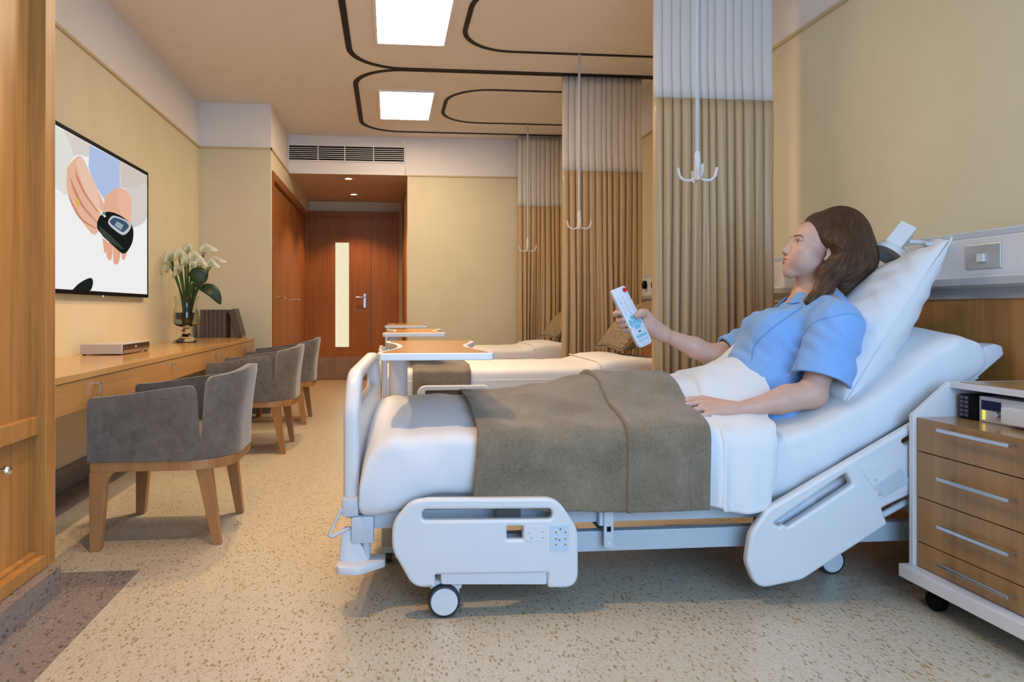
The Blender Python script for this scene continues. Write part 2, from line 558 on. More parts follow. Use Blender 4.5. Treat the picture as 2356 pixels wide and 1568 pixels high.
# ---- double door
d = tag(MB().box(-1.045, -0.262, 10.245, 10.285, 0.0, 2.31).build('door_1', M_red), kind='structure')
fr = MB()
fr.box(-1.125, -1.045, 10.22, 10.3, 0, 2.39); fr.box(0.06, 0.14, 10.22, 10.3, 0, 2.39); fr.box(-1.045, 0.06, 10.22, 10.3, 2.31, 2.39)
fr.build('door_frame', M_red, d, bevel=0.004)
MB().box(-0.254, 0.06, 10.245, 10.285, 0, 2.31).build('side_leaf', M_red, d)
MB().box(-1.04, -0.265, 10.239, 10.245, 0.01, 0.325).box(-0.252, 0.055, 10.239, 10.245, 0.01, 0.325).build('kick_plate', fabric('kick_plate_laminate', (0.22, 0.155, 0.12), (0.29, 0.21, 0.165), 40, 0.05, 0.5, 0), d)
MB().box(-0.757, -0.567, 10.236, 10.246, 0.465, 1.945).build('glass_slot', emit('lit_corridor_glass', (1.0, 0.90, 0.62), 0.85), d)
h = MB().box(-0.365, -0.325, 10.23, 10.245, 1.02, 1.22).build('lock_plate', M_metal, d, bevel=0.004)
MB().tube([(-0.345, 10.235, 1.17), (-0.345, 10.195, 1.17), (-0.36, 10.185, 1.17), (-0.46, 10.185, 1.17)], 0.011, 10).build('lever', M_metal, h, smooth=True)

# ---- built-in closet along the corridor, four doors
t = thing('closet', 'reddish brown built-in closet with four tall doors beside the corridor door', 'closet', (XW, 7.1, 0))
b = MB()
b.box(XW - 0.45, XW + 0.012, 7.064, 7.13, 0, 2.345); b.box(XW - 0.45, XW + 0.012, 10.12, 10.21, 0, 2.345)
b.box(XW - 0.45, XW + 0.012, 7.13, 10.12, 2.27, 2.345); b.box(XW - 0.45, XW - 0.02, 7.13, 10.12, 0, 0.10)
b.build('carcass', M_red, t)
ys = [7.13, 7.62, 8.32, 9.02, 10.12]
yy = [7.13, 7.8775, 8.625, 9.3725, 10.12]
yy = [7.13, 7.60, 8.31, 8.99, 10.12]
for i in range(4):
    dr = MB().box(XW - 0.05, XW - 0.025, yy[i] + 0.006, yy[i + 1] - 0.006, 0.42, 2.265).build('closet_door', M_red, t, bevel=0.003)
    dw = MB().box(XW - 0.05, XW - 0.025, yy[i] + 0.006, yy[i + 1] - 0.006, 0.105, 0.405).build('low_drawer', M_red, t, bevel=0.003)
    yk = yy[i + 1] - 0.05 if i % 2 == 0 else yy[i] + 0.05
    MB().tube([(XW - 0.025, yk, 1.12), (XW + 0.03, yk, 1.12), (XW + 0.03, yk + (0.05 if i % 2 else -0.05), 1.12)], 0.008, 8).build('handle', M_chrome, dr, smooth=True)

# ---- air vent above the corridor
t = thing('air_vent', 'white slotted air vent grille in the wall band above the corridor', 'vent', (-0.48, YB, 2.77))
b = MB()
x0, x1, z0, z1 = -1.122, 0.172, 2.688, 2.848
b.box(x0 - .015, x1 + .015, YB - 0.014, YB, z0 - 0.015, z0); b.box(x0 - .015, x1 + .015, YB - 0.014, YB, z1, z1 + 0.015)
b.box(x0 - 0.015, x0, YB - 0.014, YB, z0, z1); b.box(x1, x1 + 0.015, YB - 0.014, YB, z0, z1)
b.build('frame', M_white_paint, t)
MB().box(x0, x1, YB - 0.003, YB + 0.0, z0, z1).build('backing', M_black, t)
b = MB()
for i in range(1, 7):
    z = z0 + (z1 - z0) * i / 7
    b.box(x0, x1, YB - 0.012, YB - 0.004, z - 0.0035, z + 0.0035)
b.build('slats', M_white_paint, t)
for x in (-0.80, -0.50, -0.175): MB().box(x - 0.005, x + 0.005, YB - 0.014, YB - 0.003, z0, z1).build('mullion', M_white_paint, t)

# ---- downlights
for (x, y), lb in (((-0.472, 8.45), 'small round downlight in the corridor ceiling nearer the air vent'), ((-0.467, 9.6), 'small round downlight in the corridor ceiling nearer the door')):
    t = thing('downlight', lb, 'ceiling light', (x, y, 2.535), 'corridor downlights')
    MB().lathe([(0.042, 0.0), (0.055, -0.002), (0.055, -0.006), (0.042, -0.008)], (x, y, 2.5345), 24).build('ring', M_white, t, smooth=True)
    MB().lathe([(0.0005, -0.004), (0.042, -0.004), (0.042, 0.0)], (x, y, 2.5345), 24).build('lens', emit('downlight_lens', (1.0, 0.78, 0.5), 14.0), t)
    spot('downlight_beam', (x, y, 2.52), DOWN_E, (1.0, 0.55, 0.22), 1.9, 0.5, 0.03)

for (x, y) in ((-0.45, 1.95), (-0.48, 4.42)):  # unseen rings, added as fixtures for the two aisle spots
    o = tag(MB().lathe([(0.050, 0.0), (0.064, -0.002), (0.064, -0.006), (0.050, -0.010)], (x, y, ZC - 0.0005), 24).build('added_spot_ring', M_white, smooth=True), kind='structure')

# ---- square ceiling panels
for (y0, y1, lb) in ((4.37, 5.285, 'bright ceiling panel light cut by the top of the picture'), (6.45, 7.38, 'farther bright square ceiling panel light, between the curved tracks'), (2.29, 3.21, 'ceiling panel light straight above the occupied bed')):
    t = thing('ceiling_panel_light', lb, 'ceiling light', (0.163, (y0 + y1) / 2, ZC), 'ceiling panel lights')
    b = MB(); xa, xb = -0.083, 0.405
    b.box(xa - 0.022, xa, y0 - 0.022, y1 + 0.022, ZC - 0.014, ZC); b.box(xb, xb + 0.022, y0 - 0.022, y1 + 0.022, ZC - 0.014, ZC)
    b.box(xa, xb, y0 - 0.022, y0, ZC - 0.014, ZC); b.box(xa, xb, y1, y1 + 0.022, ZC - 0.014, ZC)
    b.build('frame', M_white_paint, t)
    MB().box(xa, xb, y0, y1, ZC - 0.006, ZC - 0.001).build('diffuser', emit('panel_diffuser', (1.0, 0.76, 0.52), PANEL_E) if y0 > 3 else emit('panel_diffuser_neutral', (1.0, 0.86, 0.72), PANEL_E * 0.5), t)

# ---- curtain tracks on the ceiling
M_track = plain('dark_bronze_track', (0.028, 0.021, 0.017), 0.6, spec=0.2)
def track(name, label, pts, group, wd=0.044, ht=0.006):
    pts = [Vector((p[0], p[1], 0)) for p in pts]
    b = MB(); vs = []; fs = []
    n = len(pts)
    for i, p in enumerate(pts):
        a = pts[max(i - 1, 0)]; c = pts[min(i + 1, n - 1)]
        tg = (c - a).normalized(); nn = Vector((-tg.y, tg.x, 0))
        for sgn, z in ((1, ZC - ht), (1, ZC - 0.0005), (-1, ZC - 0.0005), (-1, ZC - ht)):
            vs.append((p.x + nn.x * sgn * wd / 2, p.y + nn.y * sgn * wd / 2, z))
    for i in range(n - 1):
        for k in range(4):
            k2 = (k + 1) % 4
            fs.append((i * 4 + k, i * 4 + k2, i * 4 + 4 + k2, i * 4 + 4 + k))
    b.add(vs, fs)
    o = b.build(name, M_track)
    return tag(o, label, 'curtain track', group)
def ushape(xl, xr, y0, y1, r):
    pts = [(xr, y0)]
    for k in range(13):
        a = PI / 2 * k / 12
        pts.append((xl + r - r * math.sin(a), y0 + r - r * math.cos(a)))
    for k in range(13):
        a = PI / 2 * k / 12
        pts.append((xl + r - r * math.cos(a), y1 - r + r * math.sin(a)))
    pts.append((xr, y1))
    return pts
track('curtain_track', 'dark curved ceiling track looping around the nearer ceiling panel', ushape(-0.30, 2.25, 3.77, 5.85, 0.42), 'outer curtain tracks')
track('curtain_track', 'dark curved ceiling track looping around the farther ceiling panel', ushape(-0.29, 2.25, 5.885, 7.93, 0.42), 'outer curtain tracks')
track('drip_track', 'inner rounded ceiling track of the middle bay, hook pole at its far side', ushape(0.535, 2.25, 4.22, 5.385, 0.40), 'inner drip tracks', 0.034, 0.006)
track('drip_track', 'inner rounded ceiling track of the farthest bay', ushape(0.535, 2.25, 6.34, 7.475, 0.40), 'inner drip tracks', 0.034, 0.006)
track('drip_track', 'inner ceiling track over the occupied bed carrying the nearest hook pole', ushape(0.535, 2.25, 2.14, 3.29, 0.40), 'inner drip tracks', 0.034, 0.006)

# ---- curtains: white net header over a beige pleated drop
def cloth_mat(name, col, transl, rough, spec):
    m, nt, p = _new(name)
    vec = _coords(nt, (1, 1, 1))
    f = _noise(nt, vec, 300, 3)
    nt.links.new(_ramp(nt, f, [(0.3, [c * 0.95 for c in col]), (0.7, [c * 1.04 for c in col])]), p.inputs['Base Color'])
    p.inputs['Roughness'].default_value = rough
    p.inputs['Specular IOR Level'].default_value = spec
    tr = nt.nodes.new('ShaderNodeBsdfTranslucent')
    tr.inputs['Color'].default_value = (*col, 1)
    mx = nt.nodes.new('ShaderNodeMixShader'); mx.inputs[0].default_value = transl
    out = nt.nodes['Material Output']
    nt.links.new(p.outputs[0], mx.inputs[1]); nt.links.new(tr.outputs[0], mx.inputs[2])
    nt.links.new(mx.outputs[0], out.inputs['Surface'])
    return m
M_net = cloth_mat('white_net', (0.86, 0.84, 0.83), 0.35, 0.8, 0.2)
M_drape = cloth_mat('beige_satin_drape', (0.58, 0.415, 0.24), 0.10, 0.36, 0.5)
def curtain(y, seed, label, x0=1.455, x1=2.145, nf=12):
    t = thing('curtain', label, 'curtain', (x0, y, 0.3), 'bed curtains')
    rnd = random.Random(seed)
    wd = [rnd.uniform(0.75, 1.25) for _ in range(nf)]
    tot = sum(wd); edges = [0]
    for q in wd: edges.append(edges[-1] + q / tot)
    amp = [rnd.uniform(0.034, 0.046) for _ in range(nf)]
    lean = [rnd.uniform(-0.010, 0.010) for _ in range(nf)]
    def fold(s):
        for i in range(nf):
            if s <= edges[i + 1] or i == nf - 1:
                q = (s - edges[i]) / (edges[i + 1] - edges[i])
                return i, q
    per = 14
    S = [edges[i] + (edges[i + 1] - edges[i]) * k / per for i in range(nf) for k in range(per)] + [1.0]
    def pt(s, z):
        i, q = fold(s)
        k = smooth(2.2, 0.5, z) * 0 + smooth(0.4, 2.1, z)
        # broad rounded front, narrow deep groove between folds
        sh = math.sin(PI * min(max(q, 0), 1)) ** 0.26
        a = amp[i] * (1.0 if z < 2.155 else lerp(0.85, 0.45, smooth(2.155, 2.35, z)))
        x = x0 + (x1 - x0) * s + lean[i] * math.sin(PI * q) * (1 - k) * 2.0 + 0.012 * math.sin(5 * s + seed + z * 1.1) * (1 - k)
        return (x, y + 0.03 - a * sh + 0.012 * math.sin(PI * 2 * q + i) * (1 - k), z)
    def sheet(zs):
        b = MB()
        vs = [pt(s, z) for s in S for z in zs]
        n = len(zs)
        fs = [(i * n + j, (i + 1) * n + j, (i + 1) * n + j + 1, i * n + j + 1) for i in range(len(S) - 1) for j in range(n - 1)]
        return b.add(vs, fs)
    zs = [2.162 + (2.963 - 2.162) * k / 10 for k in range(11)]
    sheet(zs).build('net_header', M_net, t, smooth=80, solid=0.002)
    zs = [0.28 + (2.165 - 0.28) * k / 22 for k in range(23)]
    sheet(zs).build('drop', M_drape, t, smooth=80, solid=0.003)
curtain(3.79, 3, 'nearest pleated curtain, wide, hanging behind the woman', nf=13)
curtain(5.87, 5, 'middle pleated curtain behind the raised remote control', nf=13)
curtain(7.95, 9, 'farthest pleated curtain, half hidden, by the back wall', nf=13)

# ---- ceiling poles with drip hooks
def drip(x, y, zb, label):
    t = thing('drip_hook_pole', label, 'hook pole', (x, y, zb), 'drip hook poles')
    MB().cyl((x, y, zb + 0.13), (x, y, ZC - 0.005), 0.009, seg=12).build('pole', M_paintmetal, t, smooth=True)
    MB().tube([(x, y, zb + 0.0), (x, y, zb + 0.02), (x, y, zb + 0.12), (x, y, zb + 0.14)], [0.012, 0.016, 0.014, 0.010], 12).build('grip', M_plastic, t, smooth=True)
    for k in range(4):
        a = PI / 4 + 0.62 + k * PI / 2
        r = [(0.0, 0.02), (0.03, 0.002), (0.06, 0.002), (0.082, 0.02), (0.09, 0.05), (0.092, 0.062)]
        pts = crom([(x + q * math.cos(a), y + q * math.sin(a), zb + z) for q, z in r], 4)
        MB().tube(pts, 0.0065, 8).build('hook', M_plastic, t, smooth=True)
drip(1.473, 3.29, 1.617, 'nearest hook pole from the ceiling, in front of the wide curtain')
drip(1.461, 5.38, 1.620, 'middle hook pole from the ceiling, in front of the second curtain')
drip(1.468, 7.47, 1.617, 'farthest and shortest-looking hook pole by the back curtain')
# ================================================================ LEFT SIDE
# ---- tall cupboard at the very left
t = thing('tall_cupboard', 'tall oak cupboard with framed panels at the left edge of the picture', 'cupboard', (-1.5, 1.6, 0))
FX = -1.19
b = MB()
b.box(XL, FX - 0.065, 0.2, 2.655, 0.10, ZC - 0.002)
b.build('carcass', M_oak, t)
b = MB()
for y in (2.613, 1.62):
    b.box(FX - 0.065, FX, y, y + 0.072, 0.10, ZC - 0.002)
b.box(FX - 0.065, FX, 1.692, 2.613, 0.10, 0.145)
b.box(FX - 0.065, FX, 1.692, 2.613, ZC - 0.1, ZC - 0.002)
b.build('front_frame', M_oak, t, bevel=0.002)
dr = MB().box(FX - 0.065, FX - 0.052, 1.692, 2.613, 0.145, ZC - 0.1).build('door', M_oak, t)
b = MB()
b.box(FX - 0.052, FX - 0.022, 1.692, 2.612, 0.565, 0.628)
b.box(FX - 0.052, FX - 0.030, 1.692, 2.612, 0.145, 0.158)
b.build('cross_rail', M_oak, dr, bevel=0.003)
b = MB()
q = at_x(0, 1082, FX - 0.02)
b.lathe([(0.0, 0.032), (0.012, 0.030), (0.016, 0.022), (0.014, 0.012), (0.007, 0.006), (0.007, -0.03)], (q.x, q.y, q.z), 20, axis=0)
b.build('knob', M_chrome, dr, smooth=True)
MB().box(FX - 0.065, FX - 0.002, 2.685, 2.689, 0.10, ZC - 0.002).build('edge_strip', M_white_paint, t)
MB().box(XL, -1.15, 0.2, 2.637, 0.0, 0.098).build('plinth', M_border, t)

# ---- television
t = thing('television', 'wall-mounted television showing two hands with a glucose meter', 'television', (XL, 4.65, 1.54))
TY0, TY1, TZ0, TZ1, TX = 3.80, 5.446, 1.085, 2.003, -1.762
b = MB()
b.box(XL + 0.004, TX - 0.012, TY0 + 0.02, TY1 - 0.02, TZ0 + 0.03, TZ1 - 0.03)
b.build('back_shell', M_black, t)
b = MB()
bw = 0.014
b.box(TX - 0.012, TX, TY0, TY0 + bw, TZ0, TZ1); b.box(TX - 0.012, TX, TY1 - bw, TY1, TZ0, TZ1)
b.box(TX - 0.012, TX, TY0 + bw, TY1 - bw, TZ1 - bw * 1.6, TZ1); b.box(TX - 0.012, TX, TY0 + bw, TY1 - bw, TZ0, TZ0 + 0.024)
b.build('bezel', M_black, t)
def ty(u, v): return at_x(u, v, TX)
# picture on the screen: flat coloured shapes on the lit panel
TVC = {}
def tvm(n, c, s=0.8):
    return emit('screen_' + n, c, s)
layers = []
def lay(mname, col, px, depth, rnd=True, s=0.8):
    pts = [ty(u, v) for u, v in px]
    pts2 = crom([Vector((0, p.y, p.z)) for p in pts] + [Vector((0, pts[0].y, pts[0].z))], 6)[:-1] if rnd else [Vector((0, p.y, p.z)) for p in pts]
    y0, y1, z0, z1 = TY0 + bw, TY1 - bw, TZ0 + 0.024, TZ1 - bw * 1.6
    layers.append((mname, col, [(max(y0, min(y1, p.y)), max(z0, min(z1, p.z))) for p in pts2], depth, s))
S_ = lambda zx, zy: (120 + zx / 3.646, 270 + zy / 3.646)      # from a close look at the screen
L = lambda *a: [S_(x, y) for x, y in a]
lay('cloth', (0.80, 0.74, 0.68), L((30, 75), (330, 235), (330, 330), (200, 320), (90, 480), (30, 560)), 1)
lay('sleeve', (0.86, 0.86, 0.80), L((30, 80), (110, 130), (180, 300), (150, 420), (130, 640), (80, 620), (30, 540)), 2)
lay('shirt', (0.50, 0.62, 0.90), L((320, 230), (570, 355), (575, 590), (450, 700), (360, 560), (310, 420)), 2, False)
lay('cardigan', (0.74, 0.66, 0.60), L((570, 355), (800, 470), (800, 600), (690, 600), (580, 590)), 2, False)
lay('sleeve_far', (0.78, 0.72, 0.66), L((590, 600), (690, 590), (800, 560), (800, 830), (720, 910), (640, 890)), 3)
lay('palm', (0.90, 0.50, 0.33), L((450, 660), (560, 590), (640, 640), (665, 760), (650, 860), (560, 830), (440, 790)), 4)
lay('finger', (0.94, 0.56, 0.40), L((560, 600), (630, 620), (668, 700), (660, 880), (610, 850), (560, 740)), 5)
lay('tips', (0.90, 0.47, 0.31), L((425, 1010), (470, 1050), (445, 1140)), 5)
lay('tips', (0.90, 0.47, 0.31), L((455, 1050), (510, 1060), (500, 1190), (462, 1170)), 6)
lay('tips', (0.90, 0.47, 0.31), L((515, 1080), (575, 1100), (560, 1220), (518, 1215)), 6)
lay('tips', (0.80, 0.40, 0.22), L((585, 1120), (635, 1110), (610, 1190), (588, 1180)), 6)
lay('hand', (0.92, 0.54, 0.38), L((130, 420), (200, 340), (250, 330), (300, 420), (360, 560), (440, 740), (400, 900), (385, 965), (330, 968), (200, 790), (140, 660), (125, 540)), 5)
lay('hand_lit', (0.96, 0.64, 0.48), L((205, 360), (250, 335), (310, 450), (385, 600), (400, 760), (340, 740), (270, 600)), 6)
lay('crease', (0.70, 0.30, 0.18), L((200, 420), (215, 480), (290, 640), (385, 780), (378, 786), (275, 650), (205, 500)), 7)
lay('crease', (0.70, 0.30, 0.18), L((145, 480), (200, 600), (270, 740), (385, 880), (380, 890), (260, 760), (185, 620)), 7)
lay('crease', (0.70, 0.30, 0.18), L((135, 640), (190, 740), (260, 850), (370, 925), (365, 933), (250, 865), (180, 760)), 7)
lay('ring', (0.80, 0.55, 0.12), L((195, 690), (222, 678), (232, 740), (212, 750)), 8)
lay('meter', (0.010, 0.013, 0.011), L((400, 830), (470, 790), (570, 820), (660, 890), (684, 960), (670, 1060), (610, 1140), (540, 1100), (400, 960), (380, 890)), 9)
lay('meter_sheen', (0.05, 0.065, 0.055), L((390, 900), (480, 980), (600, 1100), (560, 1090), (430, 1000)), 10)
lay('meter_rim', (0.62, 0.66, 0.72), L((480, 850), (520, 823), (620, 860), (664, 905), (640, 960), (590, 985), (510, 930), (472, 885)), 10)
lay('meter_glass', (0.06, 0.10, 0.18), L((495, 855), (530, 840), (610, 870), (645, 910), (620, 945), (590, 960), (530, 920), (487, 880)), 11)
lay('meter_display', (0.34, 0.46, 0.50), L((545, 870), (600, 900), (580, 945), (525, 905)), 12, False)
lay('strip', (0.9, 0.92, 0.9), L((388, 752), (420, 790), (455, 830), (440, 838), (400, 790)), 12, False)
lay('strip_mark', (0.05, 0.35, 0.24), L((422, 800), (440, 790), (450, 812), (430, 820)), 13, False)
lay('lancet', (0.012, 0.016, 0.016), L((150, 1472), (230, 1390), (325, 1345), (345, 1395), (300, 1472)), 9)
mats = [emit('screen_white', (0.86, 0.86, 0.86), 0.95)]
names = {}
b = MB()
b.add([(TX - 0.004, TY0 + bw, TZ0 + 0.024), (TX - 0.004, TY1 - bw, TZ0 + 0.024), (TX - 0.004, TY1 - bw, TZ1 - bw * 1.6), (TX - 0.004, TY0 + bw, TZ1 - bw * 1.6)], [(0, 1, 2, 3)], 0)
from mathutils.geometry import tessellate_polygon
for mn, col, poly, dep, s in layers:
    if mn not in names:
        names[mn] = len(mats); mats.append(tvm(mn, col, s))
    x = TX - 0.004 + 0.00025 * dep
    vs = [(x, p[0], p[1]) for p in poly]
    tri = tessellate_polygon([[Vector(v) for v in vs]])
    b.add(vs, [tuple(q) for q in tri], names[mn])
b.build('screen', mats, t)
b = MB(); q = ty(237, 681)
b.ball((TX + 0.001, q.y, q.z), (0.004, 0.008, 0.006), 12, 8)
b.build('standby_light', emit('standby', (0.8, 0.85, 0.9), 0.8), t)

# ---- long wall desk
DX, DZ = -1.26, 0.738
t = thing('wall_desk', 'long oak wall desk with shallow drawers under the television', 'desk', (-1.5, 4.8, 0))
M_oak_top = wood('oak_desk_top', (0.44, 0.24, 0.075), (0.60, 0.35, 0.125), 1, 0.16)
MB().prism([(XL, 2.70), (DX, 2.70), (DX, 6.88), (DX - 0.07, 6.975), (XL, 6.975)], DZ - 0.028, DZ, 2).build('desk_top', M_oak_top, t, bevel=0.002)
MB().box(XL, DX - 0.03, 2.70, 6.88, 0.588, DZ - 0.028).build('carcass', M_oak_y, t)
ye = [2.70, 3.42, 4.02, 4.98, 5.93, 6.88]
hy = [3.21, 4.31, 5.38, 6.45]
hs = {0: at_x(222, 880, DX).y, 1: None}
for i in range(5):
    dr = MB().box(DX - 0.03, DX - 0.004, ye[i] + 0.002, ye[i + 1] - 0.002, 0.585, DZ - 0.030).build('drawer', M_oak_y, t, bevel=0.0015)
    yh = {0: 3.22, 1: 0, 2: 4.31, 3: 5.38, 4: 6.45}[i]
    if yh:
        b = MB()
        b.box(DX - 0.004, DX + 0.022, yh - 0.004, yh + 0.004, 0.678, 0.684)
        b.box(DX + 0.016, DX + 0.022, yh - 0.004, yh + 0.004, 0.618, 0.684)
        b.build('pull', M_metal, dr, bevel=0.001)

# ---- set-top box
t = thing('media_box', 'flat silver media box with a dark front lying on the desk', 'media box', (-1.62, 4.5, DZ))
b = MB().box(-1.745, -1.515, 4.24, 4.70, DZ + 0.006, DZ + 0.062)
b.build('case', plain('silver_case', (0.60, 0.56, 0.52), 0.35, 0.3), t, bevel=0.002)
MB().box(-1.515, -1.511, 4.25, 4.69, DZ + 0.012, DZ + 0.058).build('front_panel', plain('dark_gloss', (0.05, 0.035, 0.025), 0.15), t)
MB().box(-1.511, -1.5095, 4.44, 4.455, DZ + 0.036, DZ + 0.046).build('indicator', emit('box_led', (0.9, 0.85, 0.8), 0.7), t)
MB().box(-1.514, -1.5095, 4.25, 4.69, DZ + 0.012, DZ + 0.026).build('lower_trim', M_metal, t)
for x in (-1.73, -1.53):
    for y in (4.26, 4.68): MB().cyl((x, y, DZ), (x, y, DZ + 0.007), 0.01, seg=10).build('foot', M_rubber, t)

# ---- books against the block
M_book = plain('grey_brown_cloth_cover', (0.105, 0.080, 0.070), 0.6, bump=0.1, bscale=300)
M_page = plain('paper_block', (0.60, 0.55, 0.45), 0.8)
def book(label, x, y, wd, hgt, dp, tilt=0.0):
    t = thing('book', label, 'book', (x, y, DZ), 'grey books at the desk end')
    b = MB()
    b.box(x, x + 0.003, y, y + dp, DZ, DZ + hgt); b.box(x + wd - 0.003, x + wd, y, y + dp, DZ, DZ + hgt)
    b.box(x, x + wd, y, y + 0.004, DZ, DZ + hgt)
    b.build('cover', M_book, t, bevel=0.001)
    MB().box(x + 0.003, x + wd - 0.003, y + 0.004, y + dp - 0.004, DZ + 0.003, DZ + hgt - 0.003).build('pages', M_page, t)
    t.rotation_euler = (0, tilt, 0)
    return t
words_ = ['first grey upright book of the row, next to the vase', 'second grey upright book from the vase', 'third grey upright book from the vase', 'fourth grey upright book from the vase', 'fifth grey upright book from the vase', 'sixth upright grey book, beside the gap before the leaning one']
x = -1.722
for i, lb in enumerate(words_):
    book(lb, x, 6.74, 0.037, 0.258, 0.20); x += 0.0385
book('grey book leaning at a slant at the right end of the row', -1.402, 6.74, 0.055, 0.262, 0.20, -0.27)

# ---- vase with calla lilies
VX, VY = -1.595, 5.82
t = thing('glass_vase', 'clear footed glass vase holding white lilies on the desk', 'vase', (VX, VY, DZ))
k = 0.93
prof = [(0.0, 0.0), (0.095, 0.0), (0.098, 0.008), (0.06, 0.03), (0.030, 0.062), (0.026, 0.075), (0.040, 0.088), (0.040, 0.098), (0.026, 0.108), (0.034, 0.122), (0.075, 0.132), (0.092, 0.150), (0.096, 0.20), (0.090, 0.26), (0.080, 0.30), (0.086, 0.345), (0.097, 0.365),
        (0.094, 0.366), (0.083, 0.345), (0.077, 0.30), (0.087, 0.26), (0.092, 0.20), (0.088, 0.155), (0.07, 0.140), (0.0, 0.138)]
MB().lathe(prof, (VX, VY, DZ + 0.0005), 32).build('glass_body', glass('vase_glass'), t, smooth=60)
MB().lathe([(0.0, 0.1395), (0.069, 0.1415), (0.0865, 0.156), (0.0905, 0.20), (0.087, 0.235), (0.0, 0.235)], (VX, VY, DZ + 0.0005), 32).build('water', glass('vase_water', (0.86, 0.93, 0.72)), t, smooth=60)
M_petal = None
def petal_mat():
    m, nt, p = _new('lily_spathe')
    tc = nt.nodes.new('ShaderNodeTexCoord')
    sp = nt.nodes.new('ShaderNodeSeparateXYZ')
    nt.links.new(tc.outputs['UV'], sp.inputs[0])
    nt.links.new(_ramp(nt, sp.outputs['Y'], [(0.0, (0.42, 0.50, 0.10)), (0.28, (0.74, 0.74, 0.36)), (0.6, (0.84, 0.84, 0.66))]), p.inputs['Base Color'])
    p.inputs['Roughness'].default_value = 0.5
    p.inputs['Subsurface Weight'].default_value = 0.0
    tr = nt.nodes.new('ShaderNodeBsdfTranslucent'); tr.inputs['Color'].default_value = (0.80, 0.80, 0.58, 1)
    mx = nt.nodes.new('ShaderNodeMixShader'); mx.inputs[0].default_value = 0.3
    nt.links.new(p.outputs[0], mx.inputs[1]); nt.links.new(tr.outputs[0], mx.inputs[2])
    nt.links.new(mx.outputs[0], nt.nodes['Material Output'].inputs['Surface'])
    return m
M_petal = petal_mat()
M_stem = plain('lily_stem', (0.05, 0.11, 0.015), 0.5, vary=0.3)
M_leaf = plain('lily_leaf', (0.014, 0.036, 0.006), 0.45, vary=0.3)
M_spadix = plain('lily_spadix', (0.62, 0.56, 0.12), 0.6)
def V_at(zx, zy, dy=0.0): return at_y(360 + zx / 6.03, 540 + zy / 6.03, VY + dy)
def lily(label, cpx, rpx, tpx, dy, nrm=(0.1, -1, 0.35), drop=30):
    t = thing('calla_lily', label, 'flower', (VX, VY, DZ + 0.14), 'white calla lilies in the vase')
    C_ = V_at(*cpx, dy); T_ = V_at(*tpx, dy)
    n = Vector(nrm).normalized()
    X_ = (Vector((1, 0, 0)) - n * n.x).normalized(); Z_ = n.cross(X_) * -1
    if Z_.z < 0: Z_ = -Z_
    R0 = (V_at(cpx[0] + rpx * 1.28, cpx[1], dy) - C_).length
    tv = T_ - C_
    at_ = math.atan2(tv.dot(Z_), tv.dot(X_)); TL = max(tv.length * 1.05, R0 * 1.1)
    base = V_at(lerp(cpx[0], 430, 0.18), cpx[1] + rpx * 1.15, dy) - n * 0.045
    foot = Vector((VX + (base.x - VX) * 0.10, VY + (base.y - VY) * 0.3 + random.uniform(-0.03, 0.03), DZ + 0.15))
    neck = Vector((VX + (base.x - VX) * 0.34, VY + (base.y - VY) * 0.5, DZ + 0.36))
    MB().tube(crom([foot, neck, base + (neck - base) * 0.3, base], 6), [0.0085] * 16 + [0.010, 0.0105, 0.011], 10).build('stem', M_stem, t, smooth=True)
    nu, nv = 40, 12
    vs = []; uv = []
    for i in range(nu):
        a = 2 * PI * i / nu
        d = (a - at_ + PI) % (2 * PI) - PI
        k = max(0.0, math.cos(d))
        R = R0 * (1.0 - 0.10 * k) + (TL - R0 * 0.9) * math.exp(-(d / 0.36) ** 2)
        for j in range(nv):
            q = j / (nv - 1)
            rr = lerp(0.011, R, q ** 1.7)
            cen = base.lerp(C_, q ** 0.8)
            back = 0.020 * smooth(0.72, 1.0, q) + 0.03 * math.exp(-(d / 0.36) ** 2) * smooth(0.7, 1, q)
            vs.append(cen + (X_ * math.cos(a) + Z_ * math.sin(a)) * rr - n * back); uv.append((i / nu, q))
    fs = [(i * nv + j, ((i + 1) % nu) * nv + j, ((i + 1) % nu) * nv + j + 1, i * nv + j + 1) for i in range(nu) for j in range(nv - 1)]
    o = MB().add(vs, fs).build('spathe', M_petal, t, smooth=80, solid=0.0022)
    ul = o.data.uv_layers.new(name='uv')
    for lp in o.data.loops: ul.data[lp.index].uv = uv[lp.vertex_index]
    MB().tube([base.lerp(C_, 0.1), base.lerp(C_, 0.35), base.lerp(C_, 0.6)], [0.005, 0.0055, 0.003], 8).build('spadix', M_spadix, t, smooth=True)
